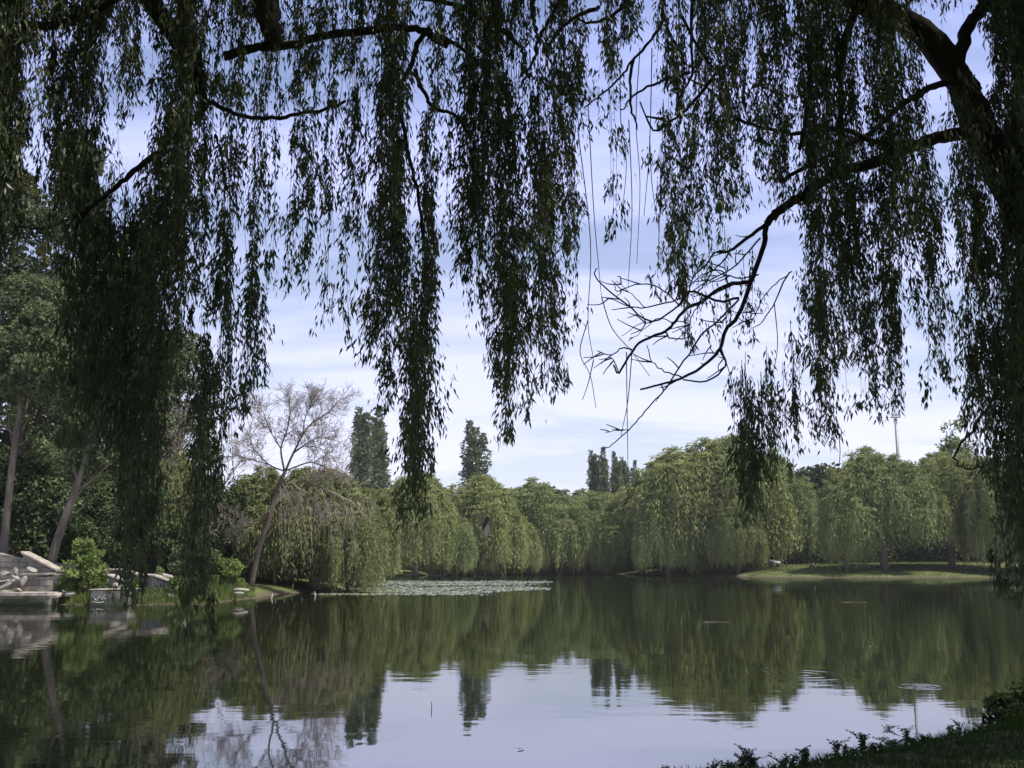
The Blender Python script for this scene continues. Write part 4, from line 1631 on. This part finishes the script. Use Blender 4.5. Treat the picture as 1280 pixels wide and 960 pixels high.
# left tree overhead limbs
limb(TREE_A, 'limb', [bA + np.array([1.0, 1.2, 6.0]), np.array([-4.2, 5.0, 7.6]), at(250, -130, 6.6), at(330, -60, 6.6), at(332, 0, 6.6), at(338, 35, 6.6), at(345, 64, 6.7)], 34, 8, 7, sides=9, label='thick limb dropping in from the top left')
limb(TREE_A, 'limb', px_line([(280, 70), (318, 60), (345, 57), (370, 55), (400, 46), (450, 39), (500, 34), (531, 40), (560, 58)], 6.7), 6, 5, 7)
limb(TREE_A, 'limb', [bA + np.array([1.0, 1.2, 6.0]), np.array([-3.0, 4.5, 7.2])] + px_line(c2([(520, -160), (560, 0), (620, 90), (690, 200), (740, 330), (765, 400)]), 6.9), 22, 5, 7)
limb(TREE_A, 'branch', px_line(c2([(640, -60), (660, 0), (720, 130), (740, 300)]), 7.1), 5, 3, 7)
limb(TREE_A, 'branch', px_line(c2([(765, 400), (680, 480), (600, 560), (500, 640), (420, 700), (330, 780), (280, 850)]), 6.9), 5, 2.5, 7)
limb(TREE_A, 'branch', px_line(c2([(330, 780), (240, 825), (150, 850), (60, 840)]), 6.9), 2, 1, 7)
limb(TREE_A, 'branch', px_line(c2([(760, 370), (850, 410), (940, 440), (1060, 435), (1180, 410), (1290, 380)]), 6.9), 3.5, 2, 7)
limb(TREE_A, 'branch', px_line(c2([(-80, 110), (60, 100), (200, 95), (330, 50), (420, 0), (520, -60)]), 6.5), 6, 5, 7)
limb(TREE_A, 'branch', px_line(c3([(0, -40), (420, 0), (560, 40), (640, 90), (720, 150), (760, 200)]), 7.2), 4, 2, 7)
for l in ([(140, 0), (240, 30), (330, 85), (430, 130), (460, 170)], [(690, -60), (630, 20), (580, 110), (545, 180), (540, 230), (490, 330)],
          [(530, -40), (530, 60), (545, 120), (560, 180)], [(60, 280), (100, 380), (140, 435), (220, 460), (270, 530), (300, 600), (290, 680)],
          [(150, 140), (240, 190), (310, 250), (345, 300), (340, 400)], [(800, 30), (700, 70), (640, 120), (600, 170)], [(910, 0), (850, 60), (760, 90), (700, 70)]):
    limb(TREE_A, 'branch', px_line(c7(l), 7.2), 3.2, 1.5, 7)
limb(TREE_A, 'branch', px_line(c7([(120, 110), (80, 160), (40, 270), (0, 370), (20, 550), (60, 720), (90, 900), (105, 1150)]), 7.0), 4.2, 1.6, 7)
limb(TREE_A, 'branch', px_line(c2([(800, 500), (820, 560), (840, 680), (880, 780)]), 6.9), 1.8, 1, 7)
# right tree boughs
limb(TREE_B, 'branch', px_line(c8([(620, 300), (500, 325), (440, 360), (380, 390), (320, 450), (250, 510), (150, 560), (0, 640), (-80, 680)]), 7.9), 5, 2.5, 8)
limb(TREE_B, 'branch', px_line([(1017, -30), (1016, 8), (1013, 80), (1007, 150), (1000, 185)], 7.7), 4.5, 2.5, 8)
limb(TREE_B, 'branch', px_line([(1075, 0), (1056, 50), (1051, 120), (1050, 210)], 7.9), 6, 3, 8)
limb(TREE_B, 'branch', px_line(c4b([(30, 290), (120, 340), (190, 430), (290, 470), (400, 495), (480, 497), (600, 480), (700, 520), (850, 540)])[::-1], 7.9), 4, 1.2, 8)
for l in ([(1060, -40), (1050, 40), (1040, 110), (980, 190), (930, 240), (880, 310), (800, 380), (740, 430)], [(1050, 40), (1080, 140), (1130, 230), (1130, 350), (1100, 460)],
          [(1170, -40), (1165, 150), (1170, 280), (1130, 380), (1120, 500)], [(1280, 270), (1180, 400), (1090, 480), (1015, 520), (960, 400)], [(1120, 60), (1200, 200), (1280, 300)],
          [(930, 240), (920, 330), (925, 430), (950, 520)], [(1160, 290), (1060, 320), (950, 370), (880, 440)], [(1060, 480), (980, 470)]):
    limb(TREE_B, 'branch', px_line(c7(l), 7.6), 2.4, 1.0, 8)
# leafless bough
dead = []
limb(TREE_B, 'branch', px_line(c8([(680, 480), (600, 500), (500, 520), (420, 550), (330, 590), (200, 630), (100, 670), (0, 740)]) + c4([(600, 220), (560, 250), (520, 290)]), 8.0, 7.8), 9, 5, 8)
DB = MB()


def dead_line(l, r0, r1, d=7.8, jit=0.003, conv=c4):
    q = smooth_line(px_line(conv(l), d), 4)
    rng = np.random.default_rng(int(l[0][0] * 13 + l[-1][1]))
    q = [q[0]] + [p + rng.normal(size=3) * jit * np.array([1, 3, 1]) for p in q[1:]]
    s = d / F_PX
    DB.tube(rel(TREE_B, q), lerp_list(r0 * .7 * s, r1 * .8 * s, len(q)), 6)
    return q


MAIN = [
    ([(525, 285), (515, 350), (490, 430), (470, 480), (440, 560), (400, 610), (385, 660), (360, 690), (310, 730), (270, 750), (220, 765), (145, 785)], 5.5, 1.6),
    ([(520, 290), (480, 320), (440, 350), (410, 370), (370, 372)], 4.2, 2.2), ([(370, 372), (340, 410), (300, 450), (290, 500)], 2, 1),
    ([(410, 372), (395, 400), (360, 430), (330, 480), (300, 500)], 1.8, .9), ([(470, 462), (420, 468), (370, 490), (330, 520), (280, 545), (250, 580), (220, 610), (160, 635), (120, 670), (80, 735), (65, 710)], 4, 1.5),
    ([(120, 665), (90, 660), (60, 680), (15, 668)], 1.6, .7), ([(80, 735), (60, 690), (20, 695)], 1.2, .6), ([(440, 510), (380, 520), (330, 500), (290, 490), (260, 530), (180, 580), (100, 525), (40, 480), (8, 440), (15, 420)], 2.6, 1),
    ([(260, 530), (200, 475), (130, 470), (75, 490), (70, 462)], 1.5, .7), ([(290, 500), (240, 520), (150, 540), (100, 530), (30, 505)], 1.6, .7), ([(220, 612), (240, 632), (290, 628), (300, 618)], 1.6, .7),
    ([(385, 665), (400, 715), (345, 760), (270, 755)], 2.2, 1.2), ([(440, 515), (380, 575), (330, 620), (290, 680), (260, 720), (215, 790), (190, 815), (150, 860), (110, 905), (60, 950), (30, 962)], 2.0, .7),
    ([(270, 748), (220, 730), (180, 700), (165, 650)], 1.5, .7), ([(380, 680), (360, 668), (352, 640)], 1.2, .6), ([(500, 440), (440, 450), (405, 440), (395, 390)], 1.6, .7), ([(505, 330), (460, 380), (420, 420), (330, 470), (300, 490)], 1.8, .8),
    ([(410, 470), (390, 430), (330, 440), (290, 480)], 1.5, .7), ([(330, 520), (300, 560), (290, 600), (250, 640)], 1.2, .6), ([(180, 580), (140, 590), (90, 625)], 1, .5), ([(160, 540), (120, 500), (75, 460)], 1, .5),
    ([(470, 535), (490, 555), (515, 558)], 1.4, .7), ([(600, 430), (560, 460), (520, 500), (490, 560), (470, 600)], 1.2, .6), ([(400, 480), (405, 540), (390, 600)], 1.2, .6), ([(240, 585), (200, 570), (160, 600), (110, 640)], 1, .5), ([(110, 905), (80, 905), (40, 915)], .9, .5)]
rngd = np.random.default_rng(17)
for l, a, b in MAIN:
    q = dead_line(l, a, b)
    for k in range(3):                         # spur twigs
        i = int(rngd.integers(2, max(3, len(q) - 1)))
        i = min(i, len(q) - 1)
        dv = np.array([-rngd.uniform(.02, .20), rngd.normal() * .05, rngd.uniform(-.12, .10)])
        e = q[i] + dv
        pp = smooth_line([q[i], (q[i] + e) / 2 + rngd.normal(size=3) * .012, e], 3)
        DB.tube(rel(TREE_B, pp), lerp_list(.006, .003, len(pp)), 4)
for l, r in (([(760, 690), (700, 710), (650, 700), (650, 660), (700, 590), (760, 500), (829, 440)], 1.8), ([(640, 415), (740, 400), (829, 330)], 1.6), ([(90, 330), (130, 290), (190, 175)], 1.1)):
    dead_line(l[::-1], r * 1.5, r * .6, 7.6, 0.006, c5)
DB.build('dead_bough', M['bark'], TREE_B, True)['label'] = 'leafless twiggy bough reaching left over the lake'
# bare thin strands in the gap
for l in ([(735, 130), (742, 260), (748, 330), (752, 372)], [(722, 160), (738, 300), (735, 400), (742, 450)], [(752, 372), (765, 410), (790, 440), (812, 470)], [(783, 440), (784, 520), (785, 590)], [(800, 60), (795, 150), (800, 230), (796, 330)],
          [(815, 60), (812, 180), (805, 270)], [(775, 80), (776, 150), (783, 205), (776, 280)], [(812, 170), (815, 230), (824, 290)], [(742, 450), (735, 480), (728, 500)], [(790, 440), (785, 500), (776, 545)], [(900, 430), (915, 480), (918, 540)],
          [(968, 380), (972, 430), (966, 470)], [(1045, 520), (1050, 560), (1048, 590)], [(735, 400), (725, 440), (738, 470), (745, 510)], [(786, 150), (790, 260), (785, 360)], [(1260, 470), (1240, 560), (1190, 640)]):
    d = 7.4 + random.uniform(-.4, .6)
    q = smooth_line(px_line(l, d), 5)
    BS = MB()
    BS.tube(rel(TREE_B, q), lerp_list(.0042, .0022, len(q)), 4)
    BS.build('bare_strand', M['twig'], TREE_B)

# --- hanging leafy strands: (x, half width, top y, bottom y, optical depth, distance)
CUR_A = [(-40, 24, -110, 430, 2.4, 6.9), (-95, 24, -110, 520, 2.2, 7.0), (-150, 24, -110, 450, 2.2, 7.1), (12, 26, -110, 240, 4.2, 6.6), (40, 34, -120, 95, 2.2, 6.5), (18, 24, 90, 350, 2.4, 6.9), (68, 12, -110, 165, 1.1, 6.8), (70, 9, 40, 175, .8, 6.9), (112, 24, -110, 330, 2.2, 7.0), (140, 22, -110, 250, 1.7, 7.2), (175, 18, -110, 130, 1.6, 7.0),
         (132, 30, 225, 560, 2.4, 7.5), (165, 48, 250, 600, 2.6, 7.4), (190, 28, 380, 680, 2.1, 7.6), (178, 8, 560, 760, 2.6, 7.5), (110, 16, 300, 560, 1.2, 7.8), (208, 20, 130, 500, 1.9, 7.2),
         (225, 26, -110, 420, 2.2, 7.0), (245, 22, -110, 540, 1.5, 6.9), (262, 12, 430, 805, 3.4, 6.8), (290, 13, 280, 655, 1.4, 7.1), (298, 24, -110, 425, 1.6, 7.2), (312, 18, 340, 520, .9, 6.9),
         (340, 18, -110, 480, .9, 7.2), (372, 20, -110, 388, 1.1, 7.0), (408, 16, -110, 315, 1.3, 7.1), (411, 5, 300, 416, 1.1, 7.0), (432, 6, 280, 438, .9, 6.8), (440, 22, -110, 310, 1.2, 7.2), (470, 10, 250, 456, .9, 7.0),
         (478, 22, -110, 390, 1.2, 7.0), (512, 28, -110, 470, 1.9, 6.8), (494, 22, 150, 520, 1.3, 6.9), (538, 16, 120, 560, 1.3, 6.8), (518, 28, 360, 610, 2.0, 6.7), (521, 13, 480, 650, 2.2, 6.6), (545, 10, 200, 520, 1.4, 6.7), (560, 20, -110, 150, .9, 7.0),
         (592, 26, -110, 330, 2.2, 7.1), (640, 46, -110, 410, 2.2, 7.2), (628, 34, 120, 460, 1.0, 7.3), (672, 30, 60, 440, 1.1, 7.2), (632, 20, 280, 548, 1.7, 7.0), (684, 20, 180, 500, 1.5, 7.1), (655, 10, 300, 522, .8, 7.2), (700, 24, -110, 330, 1.3, 7.2), (715, 12, 60, 395, .9, 7.0), (725, 25, -110, 170, 1.0, 7.1), (758, 12, -60, 285, .8, 6.9),
         (750, 20, -110, 90, 1.0, 7.2), (150, 150, -130, 50, .5, 6.7), (420, 150, -130, 70, .7, 6.9), (650, 110, -130, 60, .6, 7.0)]
CUR_B = [(1335, 24, -110, 640, 2.2, 8.3), (1385, 24, -110, 520, 2.0, 8.5), (1440, 24, -110, 640, 2.0, 8.6), (1500, 26, -110, 560, 2.0, 8.7), (1560, 26, -110, 600, 2.0, 8.8), (785, 24, -110, 45, 1.0, 7.5), (832, 14, -60, 110, .9, 7.6), (852, 20, -110, 335, 1.2, 7.5), (832, 13, 140, 365, 1.2, 7.6), (880, 28, -110, 300, 1.5, 7.7), (852, 15, 240, 430, .9, 7.6), (920, 28, -110, 260, 1.6, 7.8), (895, 25, 290, 430, .35, 7.7), (940, 12, 330, 430, .5, 7.7),
         (960, 28, -110, 265, 1.9, 7.6), (1000, 20, -110, 425, 2.0, 7.7), (1040, 32, -110, 470, 2.6, 7.8), (1020, 26, 340, 555, 1.2, 7.6), (1090, 28, -110, 430, 2.7, 7.6), (1085, 18, 340, 515, 1.3, 7.5), (1112, 12, 300, 525, 1.1, 7.7), (1122, 10, -110, 330, 1.7, 7.8),
         (1160, 12, 190, 498, 1.4, 7.5), (1190, 18, 90, 390, 1.8, 7.6), (1215, 22, 150, 560, 1.9, 7.8), (1212, 13, 350, 600, 1.4, 7.7), (1250, 24, -110, 700, 4.0, 7.9), (1275, 18, -110, 810, 5.0, 8.0), (1256, 20, 380, 770, 3.2, 7.8), (1300, 20, -110, 800, 3.5, 8.2), (1268, 16, 300, 720, 3.0, 7.6),
         (938, 20, 462, 650, 2.4, 7.4), (960, 22, 450, 595, 1.7, 7.4), (988, 13, 430, 560, 1.0, 7.5), (1250, 50, -130, 60, 1.2, 7.8), (1050, 120, -130, 45, 1.0, 7.8), (900, 80, -130, 40, .6, 7.6)]


def strand_nodes(top, bot_z, rng):
    L = max(0.25, top[2] - bot_z)
    n = max(6, int(L / 0.035))
    t = np.linspace(0, 1, n)
    a, b, c = rng.uniform(-.05, .05, 3)
    ph = rng.uniform(0, 6.28)
    x = top[0] + a * t * L + 0.018 * np.sin(t * L * 3 + ph) * t
    y = top[1] + b * t * L * 2 + 0.02 * np.sin(t * L * 2.3 + ph * 2) * t
    return np.stack([x, y, top[2] - L * t], -1)


def curtain(tree, spec, seed):
    xc, hw, yt, yb, od, d0 = spec
    rng = np.random.default_rng(seed)
    if 300 < xc < 770:
        od *= 0.86
    if xc < 335 or xc > 985:
        od *= 1.12
    n = max(2, int(round(2 * hw * od / 5.0)))
    base = np.array(tree.location)
    stem = MB()
    LB, LD = [], []
    nc = max(1, n // 6)
    cen = np.clip(rng.normal(size=nc) * 0.60, -1.1, 1.1)
    cend = rng.uniform(0.0, 1.0, nc) ** 1.5
    cend[0] = 0.0
    cen[0] *= 0.4
    for i in range(n):
        kc = int(rng.integers(0, nc))
        px = xc + (np.clip(cen[kc] + rng.normal() * 0.17, -1.35, 1.35) if rng.uniform() < 0.85 else rng.uniform(-1.2, 1.2)) * hw
        dd = d0 + rng.uniform(-.7, .7)
        y0 = yt + rng.uniform(-25, 60) * (1 if yt > -50 else .5)
        edge = abs(px - xc) / hw
        y1 = yb - (yb - y0) * ((0.6 * cend[kc] + 0.4 * rng.uniform(0, 1) ** 2.2) * 0.36) - edge ** 2 * 0.06 * (yb - y0)
        top = at(px, y0, dd)
        bz = at(px, y1, dd)[2]
        q = strand_nodes(top, bz, rng)
        stem.tube(q[::4] - base, lerp_list(.0028, .0012, len(q[::4])), 3, cap=False)
        m = len(q)
        cl = np.arange(m) // 5
        ncl = cl.max() + 1
        dens = np.clip(rng.gamma(1.0, 1.0, ncl), 0.0, 3.2)      # clumps along the strand
        off = rng.normal(size=(ncl, 3)) * np.array([.052, .052, .02])
        cnt = rng.poisson(3.9 * dens[cl])
        cnt[:2] = np.minimum(cnt[:2], 1)
        idx = np.repeat(np.arange(m), cnt)
        if len(idx) == 0:
            continue
        k = len(idx)
        p = q[idx] + off[cl[idx]] * rng.uniform(0, 1.25, k)[:, None] + rng.normal(size=(k, 3)) * np.array([.014, .014, .02])
        h = norm(off[cl[idx]] * .6 + rng.normal(size=(k, 3)) * 0.06)
        h[:, 2] = 0
        dv = norm(h * rng.uniform(.1, .62, k)[:, None] + np.array([0, 0, -1.0]) * rng.uniform(.45, 1.0, k)[:, None])
        LB.append(p)
        LD.append(dv)
    B = np.concatenate(LB) - base
    D = np.concatenate(LD)
    k = len(B)
    ln = rng.uniform(.036, .080, k)
    V, Fq = leaves_quads(B, D, ln, ln * rng.uniform(.18, .28, k), rng, 0.4)
    SV = np.array(stem.v)
    SF = np.array(stem.f) + len(V)
    me = np_mesh('foliage_curtain', np.concatenate([V, SV]), [Fq, SF], mat_idx=np.concatenate([np.zeros(len(Fq)), np.ones(len(SF))]), rnd=np.concatenate([rng.uniform(0, 1, len(Fq)), np.zeros(len(SF))]))
    link('foliage_curtain', me, [M['near_leaf'], M['twig']], tree)
    return k


tot = 0
for i, s in enumerate(CUR_A):
    tot += curtain(TREE_A, s, 3000 + i)
for i, s in enumerate(CUR_B):
    tot += curtain(TREE_B, s, 4000 + i)
print('near leaves', tot)


def overhead(tree, x0, x1, y0, y1, z0, z1, n, seed):
    """the crown above and behind the viewer, which shades the near bank and the strands"""
    rng = np.random.default_rng(seed)
    cx, cy = (x0 + x1) / 2, (y0 + y1) / 2
    nb = 260
    ang = rng.uniform(0, 6.28, nb)
    rr = np.sqrt(rng.uniform(0, 1, nb))
    bx_ = cx + np.cos(ang) * rr * (x1 - x0) / 2
    by_ = cy + np.sin(ang) * rr * (y1 - y0) / 2
    bz_ = z0 + (z1 - z0) * (1 - rr ** 2 * 0.75) * rng.uniform(.35, 1, nb)
    k = rng.integers(0, nb, n)
    p = np.stack([bx_[k], by_[k], bz_[k]], -1) + rng.normal(size=(n, 3)) * np.array([1.0, 1.0, .8])
    # keep it clear of the picture
    elev = (p[:, 2] - CAM_H) - np.maximum(p[:, 1], 0.0) * math.tan(math.radians(35))
    p = p[(elev > 0.4) & (p[:, 2] > z0)]
    n = len(p)
    D = norm(rng.normal(size=(n, 3)) * .8 + np.array([0, 0, -.8]))
    V, Fq = strips(p - np.array(tree.location), D, rng.uniform(.25, .5, n), rng.uniform(.08, .15, n), rng)
    link('crown', np_mesh('crown', V, [Fq], rnd=rng.uniform(0, 1, n)), M['crown_leaf'], tree)
    mb = MB()
    b = np.array(tree.location)
    for j in range(12):
        e = np.array([bx_[j], by_[j], bz_[j]]) - b
        if (e[2] + b[2] - CAM_H) < max(0, e[1] + b[1]) * math.tan(math.radians(36)) + .3:
            continue
        s = np.array([1.0, 1.2, 6.0]) if tree is TREE_A else at(1300, -90, 8.8) - b
        pp = smooth_line([s, (s + e) / 2 + np.array([0, 0, .8]), e], 4)
        mb.tube(pp, lerp_list(.16, .04, len(pp)), 6)
    mb.build('limb', M['bark'], tree, True)


overhead(TREE_A, -13, 7, -11, 9, 6.0, 13, 36000, 71)
overhead(TREE_B, 0, 21, -9, 16, 6.5, 14, 46000, 72)


# ------------------------------------------------------------------ weeds on the near bank
def weed_mesh(seed, H, n, lsize):
    rng = np.random.default_rng(seed)
    mb = MB()
    LB, LD = [], []
    for k in range(n):
        e = np.array([rng.normal() * .35 * H, rng.normal() * .35 * H, H * rng.uniform(.55, 1)])
        q = smooth_line([np.zeros(3), e * np.array([.3, .3, .55]), e], 4)
        mb.tube(q, lerp_list(.004, .0015, len(q)), 3, cap=False)
        for p in q[2:]:
            for j in range(3):
                LB.append(p)
                LD.append(norm(np.array([rng.normal(), rng.normal(), rng.uniform(-.2, .8)])))
    LB, LD = np.array(LB), np.array(LD)
    ln = lsize * rng.uniform(.6, 1.3, len(LB))
    V, Fq = leaves_quads(LB, LD, ln, ln * .38, rng, .45)
    SV, SF = np.array(mb.v), np.array(mb.f) + len(V)
    me = np_mesh('waterside_weed', np.concatenate([V, SV]), [Fq, SF], mat_idx=np.concatenate([np.zeros(len(Fq)), np.ones(len(SF))]), rnd=np.concatenate([rng.uniform(0, 1, len(Fq)), np.zeros(len(SF))]))
    me.materials.append(M['weed'])
    me.materials.append(M['twig'])
    return me


WM = [weed_mesh(s, .16, 5, .045) for s in (1, 2, 3)]
rngw = np.random.default_rng(88)
for i in range(64):
    f = rngw.uniform(0, 1) ** 1.2
    k = int(rngw.integers(0, 3))
    seg = [wl(880, 985), wl(950, 970), wl(1020, 955), wl(1120, 937), wl(1215, 918), wl(1285, 897)]
    u = f * 4.2
    j = int(u)
    a, b = np.array(seg[j]), np.array(seg[j + 1])
    p = a + (b - a) * (u - j) + np.array([0.55, -.65]) * rngw.normal() * .16 + np.array([-.2, .24]) * (rngw.uniform() < .35)
    o = link('waterside_weed', WM[k], [], loc=(p[0], p[1], max(-.03, gz(p[0], p[1]) - .01)))
    s = rngw.uniform(.25, .75)
    o.scale = (s, s, s * rngw.uniform(.8, 1.3))
    o.rotation_euler = (0, 0, rngw.uniform(0, 6.28))
    tag(o, 'small dark leafy weed at the water edge of the near bank', 'weed', 'weeds along the near bank')
for i, (px, d, H, R, lab) in enumerate([(1288, 11.2, .38, .32, 'dark straggly shrub on the near bank at the right edge'), (1246, 10.7, .26, .26, 'low dark shrub at the water left of the straggly one')]):
    x = gx(px, d, .3)
    leafy_bush('dark_shrub', lab, px, d, gz(x, d), H, R, 'weed', 860 + i, 26, 60, 0.05, 10, cat='shrub')

# ------------------------------------------------------------------ light, sky, camera
SUN = norm(np.array([0.40, -0.14, 0.90]))
w = bpy.data.worlds.new('World')
scene.world = w
w.use_nodes = True
nt = w.node_tree
for n in list(nt.nodes):
    nt.nodes.remove(n)
L = nt.links
out = nt.nodes.new('ShaderNodeOutputWorld')
bg = nt.nodes.new('ShaderNodeBackground')
bg.inputs['Strength'].default_value = 0.075
sky = nt.nodes.new('ShaderNodeTexSky')
sky.sky_type = 'NISHITA'
sky.sun_disc = False
sky.sun_elevation = math.asin(SUN[2])
sky.sun_rotation = math.atan2(SUN[0], SUN[1])
sky.air_density = 1.0
sky.dust_density = 1.5
sky.ozone_density = 1.5
tc = nt.nodes.new('ShaderNodeTexCoord')
sep = nt.nodes.new('ShaderNodeSeparateXYZ')
L.new(tc.outputs['Generated'], sep.inputs[0])


def wm(op, a, b):
    n = nt.nodes.new('ShaderNodeMath')
    n.operation = op
    for i, v in enumerate((a, b)):
        if isinstance(v, (int, float)):
            n.inputs[i].default_value = v
        else:
            L.new(v, n.inputs[i])
    return n.outputs[0]


zc = wm('ADD', wm('MAXIMUM', sep.outputs['Z'], 0.0), 0.22)
cmb = nt.nodes.new('ShaderNodeCombineXYZ')
L.new(wm('DIVIDE', sep.outputs['X'], zc), cmb.inputs[0])
L.new(wm('DIVIDE', sep.outputs['Y'], zc), cmb.inputs[1])
mp = nt.nodes.new('ShaderNodeMapping')
mp.inputs['Scale'].default_value = (0.55, 1.5, 1)
mp.inputs['Rotation'].default_value = (0, 0, 0.35)
mp.inputs['Location'].default_value = (0.3, 1.1, 0)
L.new(cmb.outputs[0], mp.inputs['Vector'])
cn = nt.nodes.new('ShaderNodeTexNoise')
cn.inputs['Scale'].default_value = 1.25
cn.inputs['Detail'].default_value = 7
cn.inputs['Roughness'].default_value = 0.58
cn.inputs['Distortion'].default_value = 0.4
L.new(mp.outputs[0], cn.inputs['Vector'])
cr = nt.nodes.new('ShaderNodeMapRange')
cr.inputs['From Min'].default_value = 0.42
cr.inputs['From Max'].default_value = 0.64
cr.inputs['To Min'].default_value = 0.15
cr.inputs['To Max'].default_value = 0.92
L.new(cn.outputs['Fac'], cr.inputs['Value'])
hz = nt.nodes.new('ShaderNodeMapRange')       # thicker veil of cloud towards the horizon
hz.inputs['From Min'].default_value = 0.50
hz.inputs['From Max'].default_value = 0.05
hz.inputs['To Min'].default_value = 0.0
hz.inputs['To Max'].default_value = 0.50
L.new(sep.outputs['Z'], hz.inputs['Value'])
fac = wm('MINIMUM', wm('ADD', cr.outputs[0], hz.outputs[0]), 0.97)
mix = nt.nodes.new('ShaderNodeMix')
mix.data_type = 'RGBA'
L.new(fac, mix.inputs['Factor'])
L.new(sky.outputs[0], mix.inputs['A'])
veil = nt.nodes.new('ShaderNodeValToRGB')     # colour of the thin cloud: whiter low down, bluer overhead
veil.color_ramp.elements[0].position = 0.06
veil.color_ramp.elements[0].color = (0.68, 0.70, 0.86, 1)
veil.color_ramp.elements[1].position = 0.52
veil.color_ramp.elements[1].color = (0.43, 0.485, 0.93, 1)
L.new(sep.outputs['Z'], veil.inputs['Fac'])
gain = nt.nodes.new('ShaderNodeVectorMath')
gain.operation = 'SCALE'
gain.inputs['Scale'].default_value = 10.0
L.new(veil.outputs['Color'], gain.inputs[0])
L.new(gain.outputs[0], mix.inputs['B'])
L.new(mix.outputs['Result'], bg.inputs['Color'])
L.new(bg.outputs[0], out.inputs[0])

sl = bpy.data.lights.new('sun', 'SUN')
sl.energy = 5.0
sl.angle = math.radians(1.5)
sl.color = (1.0, 0.95, 0.86)
so = bpy.data.objects.new('sun', sl)
COL.objects.link(so)
so.rotation_euler = Vector((-SUN[0], -SUN[1], -SUN[2])).to_track_quat('-Z', 'Y').to_euler()

cam = bpy.data.cameras.new('camera')
cam.sensor_width = 36
cam.lens = F_PX / 1280 * 36
cam.clip_start = 0.05
cam.clip_end = 2000
co = bpy.data.objects.new('camera', cam)
COL.objects.link(co)
co.location = (0, 0, CAM_H)
co.rotation_euler = (math.pi / 2 + TH, 0, 0)
scene.camera = co

scene.view_settings.view_transform = 'Standard'
scene.view_settings.look = 'None'
scene.view_settings.gamma = 1
scene.view_settings.exposure = 0.95
scene.view_settings.use_curve_mapping = False
scene.render.engine = 'CYCLES'
scene.cycles.max_bounces = 6
scene.cycles.diffuse_bounces = 3
scene.cycles.glossy_bounces = 3
scene.cycles.transmission_bounces = 3
scene.cycles.use_denoising = True


# ------------------------------------------------------------------ summer haze over the water
HAZE = 0.00013
if HAZE > 0:
    hm, hnt, hout = new_mat('haze_air')
    pv = hnt.nodes.new('ShaderNodeVolumePrincipled')
    pv.inputs['Color'].default_value = (0.92, 0.95, 1.0, 1)
    pv.inputs['Density'].default_value = HAZE
    hnt.links.new(pv.outputs[0], hout.inputs['Volume'])
    hbx = MB()
    hbx.box((0, 0, 21), (1500, 1500, 48))
    ho = hbx.build('haze', hm)
    tag(ho, 'thin pale haze in the air over the lake', 'haze', kind='stuff')
